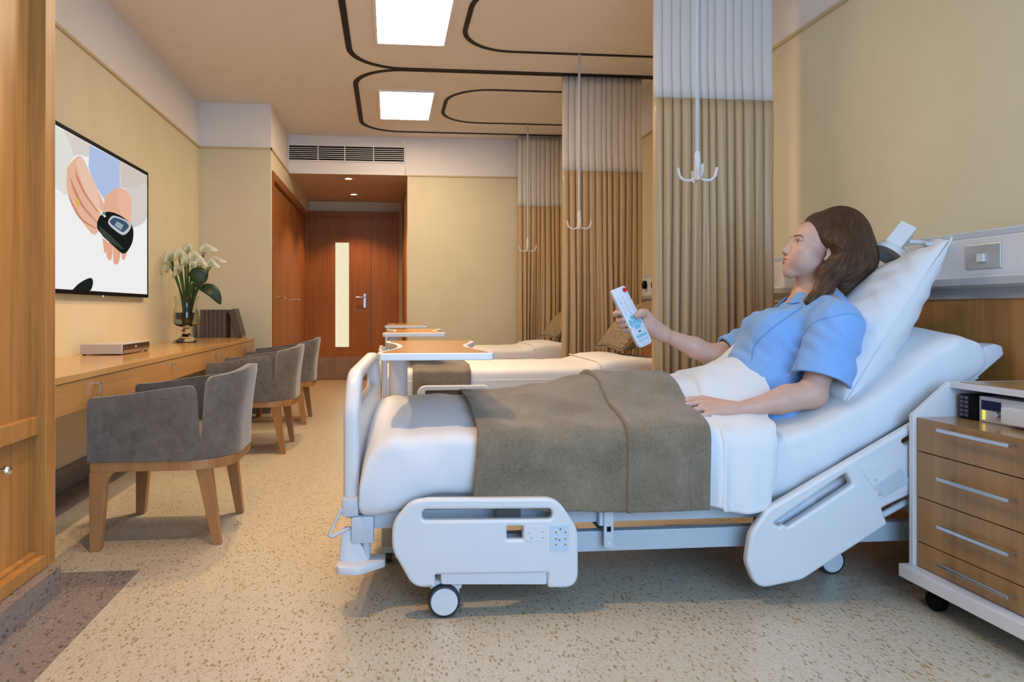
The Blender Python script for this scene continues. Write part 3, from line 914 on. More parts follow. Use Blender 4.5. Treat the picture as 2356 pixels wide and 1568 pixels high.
FL = [
 ('lily at the far left of the bunch, its tip pointing down left', (172, 275), 60, (92, 388), 0.00, (0.35, -1, 0.25)),
 ('lily second from the left, with a rounded hood', (300, 245), 60, (236, 335), -0.03, (0.25, -1, 0.25)),
 ('topmost small lily in the middle of the bunch', (422, 172), 54, (430, 228), 0.05, (0.0, -1, 0.2)),
 ('large lily at the top right with its pointed tip to the right', (660, 155), 68, (832, 192), 0.05, (-0.2, -1, 0.9)),
 ('lily at the far right pointing outward', (790, 312), 50, (952, 352), 0.02, (-0.2, -1, 1.1)),
 ('lily at the lower right beneath the far-right one', (740, 365), 54, (856, 432), -0.03, (-0.2, -1, 0.9)),
 ('lily in the centre of the bunch with a wide open mouth', (500, 268), 64, (640, 318), -0.06, (0.0, -1, 0.5)),
 ('lily low in the centre, above the broad leaf', (590, 350), 56, (692, 410), -0.08, (0.0, -1, 0.6)),
 ('small lily left of the centre, facing forward', (385, 348), 48, (330, 402), -0.07, (0.15, -1, 0.3)),
 ('lowest lily on the left, hanging tip down', (295, 462), 48, (226, 582), -0.05, (0.25, -1, 0.15)),
 ('drooping lily at the lower left edge', (190, 405), 42, (146, 524), 0.05, (0.5, -1, -0.1)),
 ('small lily just over the stems, tip down', (492, 395), 42, (478, 478), -0.10, (0.0, -1, 0.3)),
]
for lb, c2, r2, tp, dy, fw in FL:
    lily(lb, c2, r2, tp, dy, fw)
def leaf(label, pts, wmax, tilt):
    t = thing('lily_leaf', label, 'leaf', (VX, VY, DZ + 0.14), 'dark leaves in the vase')
    mid = crom(pts, 8)
    n = len(mid)
    MB().tube(mid[:n // 2], 0.006, 8).build('stalk', M_stem, t, smooth=True)
    a = n // 2 - 3
    ms = mid[a:]
    vs = []; m_ = len(ms)
    for i, p in enumerate(ms):
        s = i / (m_ - 1)
        wd = wmax * math.sin(PI * min(1, s * 0.93 + 0.07)) ** 0.7 if s < 1 else 0.001
        tg = (ms[min(i + 1, m_ - 1)] - ms[max(i - 1, 0)]).normalized()
        sd = (tg.cross(Vector(tilt))).normalized()
        up = sd.cross(tg)
        for q in (-1, -0.5, 0, 0.5, 1):
            vs.append(p + sd * wd * q + up * (abs(q) * wd * 0.25))
    fs = [(i * 5 + k, i * 5 + 5 + k, i * 5 + 6 + k, i * 5 + 1 + k) for i in range(m_ - 1) for k in range(4)]
    MB().add(vs, fs).build('blade', M_leaf, t, smooth=80, solid=0.003)
leaf('long dark leaf drooping to the right over the books', [Vector((VX, VY, DZ + 0.16)), V_at(500, 760, -0.05), V_at(660, 740, -0.08), V_at(790, 800, -0.08), V_at(893, 965, -0.06)], 0.048, (0.15, -1, 0.4))
leaf('broad dark leaf standing in the middle of the bunch', [Vector((VX + 0.01, VY, DZ + 0.16)), V_at(470, 760, -0.06), V_at(540, 640, -0.09), V_at(610, 600, -0.09), V_at(690, 650, -0.07)], 0.085, (0.1, -1, 0.2))

# ---- barrel chairs at the desk
def chair(y, label, first=None):
    if first is not None:
        c = copy_tree(first)
        c.location = (first.location.x, y, 0)
        c['label'] = label
        return c
    cx, cy = -0.94, y
    t = thing('barrel_chair', label, 'chair', (cx, cy, 0), 'grey barrel chairs at the desk')
    # plan of the shell, outside line: from the near front corner round the back to the far front corner
    x0, x1, hy_, r = -1.235, -0.655, 0.30, 0.20
    plan = [(x0, -hy_)]
    plan.append((x1 - r, -hy_))
    for k in range(1, 12):
        a = PI / 2 * k / 12
        plan.append((x1 - r + r * math.sin(a), -hy_ + r - r * math.cos(a)))
    plan.append((x1, -hy_ + r)); plan.append((x1, 0.0))
    half = plan
    plan = half + [(p[0], -p[1]) for p in reversed(half[:-1])]
    # resample by length
    L_ = [0]
    for a, b in zip(plan, plan[1:]): L_.append(L_[-1] + math.hypot(b[0] - a[0], b[1] - a[1]))
    T = L_[-1]
    def at(s):
        s = max(0, min(T, s))
        for i in range(len(L_) - 1):
            if s <= L_[i + 1] + 1e-9:
                q = (s - L_[i]) / (L_[i + 1] - L_[i])
                a, b = plan[i], plan[i + 1]
                tx, ty_ = b[0] - a[0], b[1] - a[1]
                l = math.hypot(tx, ty_)
                return a[0] + tx * q, a[1] + ty_ * q, ty_ / l, -tx / l
    sn = 0.455                                     # slit position along the plan
    def top(s):
        q = min(s, T - s)
        if q <= sn - 0.006:
            z = 0.635 + 0.045 * smooth(0, sn, q)
            if q < 0.012: z -= 0.012 * (1 - q / 0.012)
            dq = sn - 0.006 - q
            if dq < 0.03: z -= 0.028 * (1 - dq / 0.03) ** 2
            return z
        if q < sn + 0.006:
            return 0.455
        z = 0.715 + 0.035 * smooth(sn, T / 2, q)
        dq = q - sn - 0.006
        if dq < 0.03: z -= 0.03 * (1 - dq / 0.03) ** 2
        return z
    def gap(s, z):                                 # V-shaped slit: pushes the two edges apart with height
        return 0.0
    ss = set()
    for k in range(61): ss.add(round(T * k / 60, 5))
    for q in (0.004, 0.012):
        ss.add(q); ss.add(T - q)
    for d in (-0.045, -0.03, -0.02, -0.0061, -0.0059, 0, 0.0059, 0.0061, 0.02, 0.03, 0.045):
        ss.add(sn + d); ss.add(T - sn - d)
    ss = sorted(ss)
    nz = 12
    th = 0.042
    zb = 0.37
    vs_o = []; vs_i = []
    for s in ss:
        zt = top(s)
        for j in range(nz):
            q = j / (nz - 1)
            z = zb + (zt - zb) * q
            sh_ = 0.0
            for sc_, ar in ((sn, -1), (T - sn, 1)):
                dd = s - sc_
                if 0.003 < abs(dd) < 0.12:
                    sh_ += math.copysign(0.017 * max(0, (z - 0.455) / 0.25) * (1 - abs(dd) / 0.12), dd)
            px, py, nx, ny = at(s + sh_)
            back = smooth(0.30, T / 2, min(s, T - s))
            lean = 0.045 * max(0, (z - 0.42) / 0.33) ** 1.6 * back
            # edges of the slit spread with height
            e = 0.0
            for sc_, sg in ((sn, 1), (T - sn, -1)):
                pass
            rr = 0.006 * smooth(0.93, 1.0, q)
            vs_o.append((px + nx * (lean - rr), py + ny * (lean * 0.6 - rr), z))
            vs_i.append((px + nx * (lean * 0.9 - th + rr), py + ny * (lean * 0.6 - th + rr), z))
    n = len(ss)
    vs = [(v[0], v[1] + cy, v[2]) for v in vs_o + vs_i]
    N = n * nz
    fs = []
    for i in range(n - 1):
        for j in range(nz - 1):
            fs.append((i * nz + j, (i + 1) * nz + j, (i + 1) * nz + j + 1, i * nz + j + 1))
            fs.append((N + i * nz + j, N + i * nz + j + 1, N + (i + 1) * nz + j + 1, N + (i + 1) * nz + j))
        fs.append((i * nz + nz - 1, (i + 1) * nz + nz - 1, N + (i + 1) * nz + nz - 1, N + i * nz + nz - 1))
        fs.append((i * nz, N + i * nz, N + (i + 1) * nz, (i + 1) * nz))
    for i in (0, n - 1):
        for j in range(nz - 1):
            fs.append((i * nz + j, i * nz + j + 1, N + i * nz + j + 1, N + i * nz + j))
    MB().add(vs, fs).build('upholstered_shell', M_suede, t, smooth=50)
    MB().prism(round_poly([(x0 + 0.03, cy - hy_ + th, 0.03), (x1 - th, cy - hy_ + th, 0.17), (x1 - th, cy + hy_ - th, 0.17), (x0 + 0.03, cy + hy_ - th, 0.03)]), 0.375, 0.46, 2).build('seat_cushion', M_suede, t, bevel=0.015, smooth=True)
    MB().prism(round_poly([(x0 + 0.005, cy - hy_ + 0.005, 0.01), (x1 - 0.005, cy - hy_ + 0.005, 0.20), (x1 - 0.005, cy + hy_ - 0.005, 0.20), (x0 + 0.005, cy + hy_ - 0.005, 0.01)], 10), 0.328, 0.369, 2).build('seat_frame', M_legwood, t, bevel=0.003)
    for sy in (-1, 1):
        xa = x0 + 0.006
        yo = cy + sy * (hy_ - 0.006); yi = cy + sy * (hy_ - 0.05)
        # front leg, widening into the frame with a curved knee
        b = MB()
        pr = [(xa, 0.0), (xa + 0.040, 0.0), (xa + 0.058, 0.20), (xa + 0.062, 0.27), (xa + 0.072, 0.30), (xa + 0.10, 0.329), (xa, 0.329)]
        b.prism(pr, min(yo, yi), max(yo, yi), 1)
        b.build('leg', M_legwood, t, bevel=0.003)
        # rear leg, splayed backwards
        yt = cy + sy * 0.245; yb = cy + sy * 0.232
        b = MB()
        xt, xb = x1 - 0.155, -0.745
        b.hexa([(xb, yb - 0.019, 0), (xb + 0.034, yb - 0.019, 0), (xb + 0.034, yb + 0.019, 0), (xb, yb + 0.019, 0),
                (xt, yt - 0.028, 0.329), (xt + 0.062, yt - 0.028, 0.329), (xt + 0.062, yt + 0.022, 0.329), (xt, yt + 0.022, 0.329)])
        b.build('leg', M_legwood, t, bevel=0.003)
    return t
ch = chair(3.365, 'nearest grey barrel chair, fully in view at the desk')
chair(5.27, 'middle grey barrel chair, partly hidden by the nearest chair', ch)
chair(6.52, 'farthest grey barrel chair, beside the closet', ch)
# ================================================================ SERVICE RAIL, NIGHTSTAND
RX = 2.20
t = thing('service_rail', 'long white service rail on the right wall behind the bed heads', 'wall rail', (XR, 4.6, 1.18))
MB().box(RX + 0.012, XR, 1.0, YB - 0.02, 1.268, 1.298).build('top_ledge', M_plastic_g, t, bevel=0.006)
MB().box(RX, XR, 1.0, YB - 0.02, 1.128, 1.268).build('front_panel', M_white, t, bevel=0.003)
MB().prism([(XR, 1.128), (RX - 0.014, 1.128), (RX - 0.018, 1.118), (RX - 0.006, 1.092), (RX + 0.035, 1.082), (XR, 1.082)], 1.0, YB - 0.02, 1).build('lower_lip', plain('rail_lip', (0.66, 0.66, 0.66), 0.4), t)
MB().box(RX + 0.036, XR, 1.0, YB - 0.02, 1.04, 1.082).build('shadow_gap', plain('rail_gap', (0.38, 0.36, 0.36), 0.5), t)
t = thing('wall_switch', 'grey square switch plate on the white rail above the nightstand', 'switch', (RX, 2.443, 1.196))
MB().box(RX - 0.006, RX, 2.366, 2.521, 1.151, 1.242).build('plate', plain('switch_plate', (0.56, 0.56, 0.54), 0.3, 0.4), t, bevel=0.002)
MB().box(RX - 0.016, RX - 0.006, 2.43, 2.462, 1.176, 1.206).build('rocker', plain('switch_rocker', (0.68, 0.68, 0.67), 0.35), t, bevel=0.002)
for (u, col, lb) in ((1487, (0.10, 0.30, 0.06), 'green and black gas outlet on the rail between two curtains'), (1509, (0.30, 0.30, 0.28), 'black and grey gas outlet on the rail, nearer the wide curtain'), (1768, (0.30, 0.30, 0.28), 'dark gas outlet on the rail behind the edge of the wide curtain')):
    p = at_x(u, 655 if u < 1600 else 632, RX)
    t = thing('gas_outlet', lb, 'outlet', (RX, p.y, p.z), 'gas outlets on the rail')
    MB().box(RX - 0.006, RX, p.y - 0.05, p.y + 0.05, p.z - 0.055, p.z + 0.055).build('plate', M_white, t, bevel=0.002)
    MB().cyl((RX - 0.006, p.y, p.z), (RX - 0.030, p.y, p.z), 0.036, 0.034, 24).build('socket', M_black, t, smooth=True)
    b = MB()
    for k in range(9):
        a = PI * 0.65 + k * 0.17; a2 = a + 0.17
    pts = [(RX - 0.032, p.y + 0.026 * math.cos(a), p.z + 0.026 * math.sin(a)) for a in [PI * 0.3 + i * 0.14 for i in range(13)]]
    b.tube(pts, 0.005, 8)
    b.build('colour_ring', plain('ring_%d' % u, col, 0.4), t, smooth=True)
# reading lamp
LY = 2.72
P_ = lambda u, v, dy=0.0: at_y(u, v, LY + dy)
t = thing('reading_lamp', 'white reading lamp with a boxy head behind the pillow', 'lamp', (RX, 2.66, 1.25))
a = P_(2083, 536); c_ = P_(2043, 585)
axd = (c_ - a).normalized()
sx_ = Vector((0, 1, 0)); sz = axd.cross(sx_).normalized()
def frame(o, ax, sx, sz): 
    return Matrix(((sx.x, sz.x, ax.x, o.x), (sx.y, sz.y, ax.y, o.y), (sx.z, sz.z, ax.z, o.z), (0, 0, 0, 1)))
rotv = Matrix.Rotation(0.6, 4, 'Z')
Mh = frame(P_(2076, 540), axd, sx_, sz) @ rotv
MB().box(-0.040, 0.040, -0.032, 0.032, -0.035, 0.075, M=Mh).build('head_box', M_white, t, bevel=0.006, smooth=True)
Mb = frame(P_(2047, 582), axd, sx_, sz)
MB().lathe([(0.0, -0.03), (0.04, -0.028), (0.060, -0.012), (0.068, 0.008), (0.068, 0.016), (0.060, 0.014), (0.0, 0.008)], (0, 0, 0), 32, M=Mb).build('shade', M_white, t, smooth=True)
MB().lathe([(0.0005, 0.009), (0.058, 0.0145)], (0, 0, 0), 32, M=Mb).build('lens', M_white, t)
MB().tube(crom([P_(2092, 556), P_(2115, 557, -0.02), P_(2140, 562, -0.05), Vector((RX - 0.05, 2.66, 1.262)), Vector((RX + 0.005, 2.66, 1.255))], 6), 0.009, 10).build('arm', M_white, t, smooth=True)
MB().ball((RX - 0.012, 2.66, 1.255), (0.03, 0.055, 0.028), 20, 12).build('mount', M_white, t, smooth=True)
MB().tube(crom([P_(2080, 570), P_(2094, 585), P_(2090, 606), P_(2080, 618)], 6), 0.004, 8).build('cable', M_white, t, smooth=True)

# ---- nightstand, front towards the bed foot
NX, NY0, NY1 = 1.782, 1.735, 2.255
t = thing('nightstand', 'wood-fronted white nightstand on casters at the lower right', 'nightstand', (2.0, 2.0, 0))
b = MB().box(NX - 0.042, 2.245, NY0 - 0.05, NY1 + 0.03, 0.087, 0.130)
b.build('base_board', M_white, t, bevel=0.002)
for (y0, y1) in ((NY1, NY1 + 0.02), (NY0 - 0.02, NY0)):
    MB().prism([(NX - 0.012, 0.130), (2.235, 0.130), (2.235, 0.752), (1.905, 0.752), (NX - 0.012, 0.640)], y0, y1, 1).build('side_panel', M_white, t, bevel=0.002)
MB().box(2.225, 2.24, NY0, NY1, 0.13, 0.74).build('back_panel', M_white, t)
MB().box(1.905, 2.235, NY0, NY1, 0.733, 0.752).build('top_frame', M_white, t, bevel=0.001)
MB().box(1.925, 2.225, NY0 + 0.015, NY1 - 0.02, 0.752, 0.7545).build('top_inlay', wood('nightstand_top', (0.36, 0.22, 0.10), (0.50, 0.33, 0.16), 1, 0.2), t)
MB().box(NX + 0.001, 2.225, NY0, NY1, 0.622, 0.6335).build('shelf', wood('nightstand_shelf', (0.32, 0.17, 0.065), (0.44, 0.26, 0.11), 1, 0.18), t)
MB().box(NX + 0.02, 2.225, NY0, NY1, 0.13, 0.62).build('carcass', M_darkmetal, t)
zs_ = [0.132, 0.270, 0.385, 0.502, 0.6325]
zs_ = [0.6325, 0.522, 0.400, 0.277, 0.132]
pq = [at_x(2110, v, NX).z for v in (1036, 1141, 1243)]
zs_ = [0.6325] + pq + [0.132]
hv = [at_x(2175, v, NX - 0.03).z for v in (993, 1107, 1219, 1307)]
for i in range(4):
    dr = MB().box(NX, NX + 0.018, NY0 + 0.001, NY1 - 0.001, zs_[i + 1] + 0.0018, zs_[i] - (0.0018 if i else 0)).build('drawer', M_nwood, t)
    z = hv[i]
    b = MB(); hx = NX - 0.028
    b.box(hx - 0.005, hx + 0.005, 1.862, 2.128, z - 0.0055, z + 0.0055)
    for y in (1.872, 2.10): b.box(hx, NX, y - 0.005, y + 0.005, z - 0.004, z + 0.004)
    b.build('handle', M_metal, dr, bevel=0.0015)
for (x, y) in ((1.812, 2.20), (1.812, 1.76), (2.17, 2.20), (2.17, 1.76)):
    ca = MB().box(x - 0.016, x + 0.03, y - 0.024, y + 0.024, 0.045, 0.087).build('caster', M_black, t, bevel=0.006, smooth=True)
    MB().lathe([(0.0, -0.02), (0.028, -0.02), (0.0335, -0.012), (0.0335, 0.012), (0.028, 0.02), (0.0, 0.02)], (x, y, 0.0335), 24, axis=0).build('wheel', M_black, ca, smooth=True)
    if y > 2: MB().box(x + 0.03, x + 0.055, y - 0.03, y - 0.015, 0.04, 0.055).build('brake_tab', M_plastic_g, ca)

# ---- console on the nightstand shelf
CXf = 1.930
t = thing('bedside_console', 'silver bedside console with a dark blue display on the nightstand shelf', 'console', (CXf, 2.05, 0.6335))
z0 = 0.6340; z1 = 0.716
MB().box(CXf, CXf + 0.16, 1.80, 2.162, z0, z1).build('case', plain('console_case', (0.66, 0.66, 0.68), 0.4, 0.1), t, bevel=0.002)
kp = MB().box(CXf - 0.012, CXf + 0.10, 2.1655, 2.232, z0, z1 - 0.001).build('keypad', M_black, t, bevel=0.006, smooth=True)
for r in range(5):
    for c2 in range(2):
        y1 = 2.226 - c2 * 0.019; zz = z0 + 0.008 + r * 0.0145
        MB().box(CXf - 0.0145, CXf - 0.012, y1 - 0.015, y1, zz, zz + 0.0105).build('key', plain('key_grey', (0.075, 0.078, 0.085), 0.5), kp)
MB().box(CXf - 0.002, CXf, 2.078, 2.152, z0 + 0.040, z0 + 0.070).build('display', plain('blue_display', (0.006, 0.008, 0.06), 0.3, spec=0.2), t)
for k in range(4):
    MB().box(CXf - 0.003, CXf, 2.138, 2.147, z0 + 0.008 + k * 0.0078, z0 + 0.013 + k * 0.0078).build('indicator_light', emit('amber_led', (1.0, 0.75, 0.05), 1.4), t)
MB().cyl((CXf, 2.088, z0 + 0.030), (CXf - 0.010, 2.088, z0 + 0.030), 0.0085, 0.0075, 20).build('knob', M_metal, t, smooth=True)
MB().box(CXf - 0.035, CXf, 1.83, 2.042, z0 + 0.010, z0 + 0.062).build('white_cover', M_white, t, bevel=0.003)
# ================================================================ BEDS, TABLES
def px2(pts, Y):
    return [(at_y(u, v, Y).x, at_y(u, v, Y).z) for u, v in pts]
def rp(pts, Y, n=6):                 # rounded outline from (u, v, radius in px)
    k = (at_y(1001, 900, Y) - at_y(1000, 900, Y)).x
    return round_poly([(at_y(u, v, Y).x, at_y(u, v, Y).z, r * k) for u, v, r in pts], n)

# ---- the occupied bed
RY = 2.305
bed = thing('hospital_bed', 'nearest hospital bed with raised back, on which the woman lies', 'bed', (0.95, 2.77, 0))
BY0, BY1 = 2.36, 3.18
# mattress with its white cover: rounded loft along the bed
ST = [(-0.100, 0.37, -0.100, 0.45), (-0.098, 0.330, -0.086, 0.52), (-0.085, 0.305, -0.060, 0.585), (-0.06, 0.298, -0.028, 0.617), (-0.02, 0.30, 0.02, 0.630), (0.04, 0.315, 0.08, 0.634), (0.09, 0.345, 0.13, 0.635), (0.14, 0.365, 0.18, 0.635),
      (0.25, 0.368, 0.27, 0.635), (0.5, 0.368, 0.5, 0.635), (0.8, 0.365, 0.8, 0.633), (1.05, 0.36, 1.05, 0.630), (1.2, 0.335, 1.14, 0.618), (1.29, 0.318, 1.22, 0.606), (1.36, 0.325, 1.30, 0.600), (1.46, 0.372, 1.37, 0.608), (1.58, 0.435, 1.48, 0.640), (1.75, 0.528, 1.64, 0.716), (1.92, 0.622, 1.80, 0.812), (2.03, 0.685, 1.90, 0.888), (2.09, 0.728, 1.99, 0.938), (2.125, 0.765, 2.05, 0.952), (2.138, 0.80, 2.09, 0.940), (2.138, 0.835, 2.11, 0.910)]
def mattress(st, y0, y1, nseg=56, wrinkle=0.004, n_=7.0, near_drop=0.0):
    # refine stations
    pts = [Vector((a, b, 0)) for a, b, c, d in st]; tps = [Vector((c, d, 0)) for a, b, c, d in st]
    A = crom(pts, 4); T_ = crom(tps, 4)
    yc, hw = (y0 + y1) / 2, (y1 - y0) / 2
    vs = []; n = len(A)
    for i in range(n):
        q = i / (n - 1)
        endk = min(1.0, smooth(-0.06, 0.035, q) , smooth(1.04, 0.975, q))
        endk = 0.86 + 0.14 * endk
        for k in range(nseg):
            a = 2 * PI * k / nseg
            ca, sa = math.cos(a), math.sin(a)
            ex = 2.0 / n_
            cy = math.copysign(abs(ca) ** ex, ca)
            cz = math.copysign(abs(sa) ** ex, sa)
            f = (cz + 1) / 2
            bulge = 1.0 + 0.02 * (1 - cz * cz)
            p = A[i] * (1 - f) + T_[i] * f
            y = yc + cy * hw * bulge * endk
            sag = near_drop * smooth(2.80, 2.40, y) * f
            wv = wrinkle * (math.sin(p.x * 31 + p.y * 23) + 0.7 * math.sin(p.x * 57 - p.y * 41 + 2 * math.sin(p.x * 9))) * (0.4 + 0.6 * abs(cz))
            vs.append((p.x + wv * 0.5, y - (wv if ca < 0 else -wv), p.y + wv * 0.6 - sag))
    fs = [(i * nseg + k, i * nseg + (k + 1) % nseg, (i + 1) * nseg + (k + 1) % nseg, (i + 1) * nseg + k) for i in range(n - 1) for k in range(nseg)]
    fs.append(tuple(range(nseg))); fs.append(tuple(reversed(range((n - 1) * nseg, n * nseg))))
    return MB().add(vs, fs)
mt = mattress(ST, BY0, BY1, near_drop=0.040).build('mattress', M_cotton, bed, smooth=60)
# frame
b = MB()
for y in (2.40, 3.08):
    b.box(0.02, 2.16, y, y + 0.04, 0.165, 0.235)
b.box(0.02, 0.06, 2.44, 3.08, 0.165, 0.235); b.box(2.12, 2.16, 2.44, 3.08, 0.165, 0.235)
b.build('base_frame', M_paintmetal, bed, bevel=0.004)
b = MB()
for y in (2.395, 3.105):
    b.box(-0.05, 1.36, y, y + 0.03, 0.268, 0.325)
b.box(0.2, 0.24, 2.42, 3.11, 0.28, 0.315); b.box(1.0, 1.04, 2.42, 3.11, 0.28, 0.315)
b.build('deck_frame', M_paintmetal, bed, bevel=0.004)
MB().box(-0.04, 1.33, 2.43, 3.10, 0.325, 0.372).build('deck', M_paintmetal, bed)
b = MB()
b.hexa([(1.32, 2.43, 0.27), (2.17, 2.43, 0.745), (2.17, 3.11, 0.745), (1.32, 3.11, 0.27), (1.305, 2.43, 0.295), (2.155, 2.43, 0.77), (2.155, 3.11, 0.77), (1.305, 3.11, 0.295)])
b.build('back_section', M_plastic, bed, bevel=0.004)
# the board at the raised end
hb = MB()
hb.prism([(2.02, 0.680), (2.215, 0.835), (2.208, 0.868), (2.178, 0.876), (2.14, 0.868), (2.0, 0.70)], 2.37, 3.17, 1)
hb.build('head_end_board', M_plastic, bed, bevel=0.01, smooth=True)
b = MB()
b.tube([(1.02, 2.60, 0.25), (1.75, 2.60, 0.50)], 0.028, 14); b.tube([(1.02, 2.60, 0.25), (1.4, 2.60, 0.38)], 0.036, 14)
b.build('lift_actuator', M_plastic, bed, smooth=True)
b = MB()
for y in (2.46, 3.05):
    b.hexa([(0.74, y, 0.22), (0.80, y, 0.22), (0.80, y + 0.025, 0.22), (0.74, y + 0.025, 0.22), (0.68, y, 0.285), (0.74, y, 0.285), (0.74, y + 0.025, 0.285), (0.68, y + 0.025, 0.285)])
    b.hexa([(1.70, y, 0.22), (1.78, y, 0.22), (1.78, y + 0.025, 0.22), (1.70, y + 0.025, 0.22), (1.55, y, 0.43), (1.62, y, 0.43), (1.62, y + 0.025, 0.43), (1.55, y + 0.025, 0.43)])
b.build('lift_strut', M_darkmetal, bed)
p = at_y(1392, 1195, 2.375)
b = MB(); b.box(p.x - 0.022, p.x + 0.026, 2.368, 2.395, 0.262, 0.318); b.box(p.x - 0.008, p.x + 0.026, 2.360, 2.372, 0.19, 0.318)
br = b.build('rail_bracket', M_plastic_g, bed, bevel=0.003)
MB().box(p.x + 0.002, p.x + 0.016, 2.3585, 2.361, 0.245, 0.262).build('bracket_slot', M_black, br)
MB().ball((p.x + 0.008, 2.3595, 0.205), (0.007, 0.003, 0.005), 12, 8).build('rivet', M_plastic, br, smooth=True)

# casters
def caster(x, y, r=0.053, face=-1):
    c = MB().box(x - 0.012, x + 0.052, y + 0.006, y + 0.040, 0.06, 0.17).box(x - 0.045, x + 0.06, y + 0.005, y + 0.045, 0.085, 0.115).build('caster', M_plastic, bed, bevel=0.008, smooth=True)
    MB().lathe([(r * 0.84, -0.017), (r * 0.97, -0.015), (r, -0.006), (r, 0.010), (r * 0.94, 0.02), (0.0, 0.021)], (x, y, r + 0.0005), 40, axis=1).build('tyre', M_rubber, c, smooth=True)
    MB().lathe([(0.0, -0.0175), (r * 0.80, -0.0175), (r * 0.845, -0.015), (r * 0.845, 0.0)], (x, y, r + 0.0005), 40, axis=1).build('wheel_cover', M_plastic, c, smooth=40)
    return c
caster(0.178, 2.315); caster(0.178, 3.10); 
caster(1.665, 2.55, 0.05); caster(1.665, 3.02, 0.05)
b = MB()
b.box(0.16, 0.20, 2.345, 2.41, 0.10, 0.2); b.box(1.66, 1.70, 2.575, 2.60, 0.10, 0.2); b.box(0.16, 0.20, 3.09, 3.12, 0.10, 0.2); b.box(1.66, 1.70, 3.04, 3.08, 0.1, 0.2)
b.box(1.62, 1.74, 2.44, 2.62, 0.168, 0.19)
b.build('caster_stem', M_paintmetal, bed, bevel=0.003)

# ---- side rails
def foot_rail(Y, far=False):
    out = rp([(985, 1144, 0), (1280, 1142, 60), (1328, 1215, 70), (1328, 1348, 48), (1258, 1348, 6), (1258, 1314, 3), (1001, 1318, 3), (1001, 1347, 3), (950, 1347, 70), (902, 1262, 75), (902, 1200, 70), (945, 1150, 50)], RY)
    slot = rp([(971, 1169, 11), (1268, 1167, 11), (1268, 1190, 11), (971, 1193, 11)], RY)
    win = rp([(1165, 1207, 3), (1201, 1207, 3), (1201, 1236, 3), (1165, 1236, 3)], RY)
    M = Matrix.Translation((0, Y, 0))
    r = plate('side_rail', out, [slot, win], 0.034, M_plastic, bed, 0.010, M)
    s = -1
    yf = Y - 0.017
    plate('lower_panel', rp([(1014, 1252, 8), (1258, 1252, 4), (1258, 1343, 6), (1014, 1343, 8)], RY), [], 0.024, M_plastic, r, 0.004, Matrix.Translation((0, Y + 0.006, 0)))
    MB().box(win[0][0] - 0.03, win[0][0] + 0.05, Y + 0.010, Y + 0.013, at_y(0, 1240, RY).z, at_y(0, 1203, RY).z).build('dark_display', plain('rail_display', (0.03, 0.028, 0.026), 0.2), r)
    plate('label_plate', rp([(1204, 1206, 5), (1252, 1205, 5), (1254, 1238, 5), (1204, 1241, 5)], RY), [], 0.004, M_plastic, r, 0.0012, Matrix.Translation((0, yf, 0)))
    mk = MB()
    for (u, v, a, h_) in ((1212, 1221, 3, 2), (1217, 1232, 5, 2), (1242, 1218, 5, 1.5), (1244, 1231, 3, 2.5), (1232, 1213, 1.5, 1.5)):
        q0 = at_y(u, v, RY); q1 = at_y(u + a, v + h_, RY)
        mk.box(q0.x, q1.x, yf - 0.0026, yf - 0.0019, q1.z, q0.z)
    mk.build('label_print', plain('grey_print', (0.30, 0.31, 0.35), 0.6), r)
    cp = plate('control_pad', rp([(1263, 1204, 5), (1306, 1203, 5), (1305, 1262, 5), (1262, 1263, 5)], RY), [], 0.005, plain('control_pad_grey', (0.50, 0.60, 0.74), 0.4), r, 0.0012, Matrix.Translation((0, yf, 0)))
    for k, (u, v) in enumerate(((1276, 1219), (1297, 1219), (1276, 1234), (1297, 1234), (1276, 1247), (1297, 1247))):
        q = at_y(u, v, RY)
        bt = MB().cyl((q.x, yf - 0.0042, q.z), (q.x, yf - 0.002, q.z), 0.0056, 0.0062, 16).build('pad_button', plain('pad_button_pale', (0.62, 0.64, 0.50), 0.4), cp, smooth=True)
    mk = MB()
    for (u, v) in ((1276, 1219), (1297, 1219), (1276, 1234), (1297, 1234), (1276, 1247), (1297, 1247), (1286, 1212), (1284, 1237)):
        q = at_y(u, v, RY); mk.box(q.x - 0.0022, q.x + 0.0022, yf - 0.0048, yf - 0.0040, q.z - 0.0026, q.z + 0.0026)
    mk.build('pad_print', plain('dark_print', (0.10, 0.11, 0.12), 0.6), cp)
    return r
fr_ = foot_rail(RY)
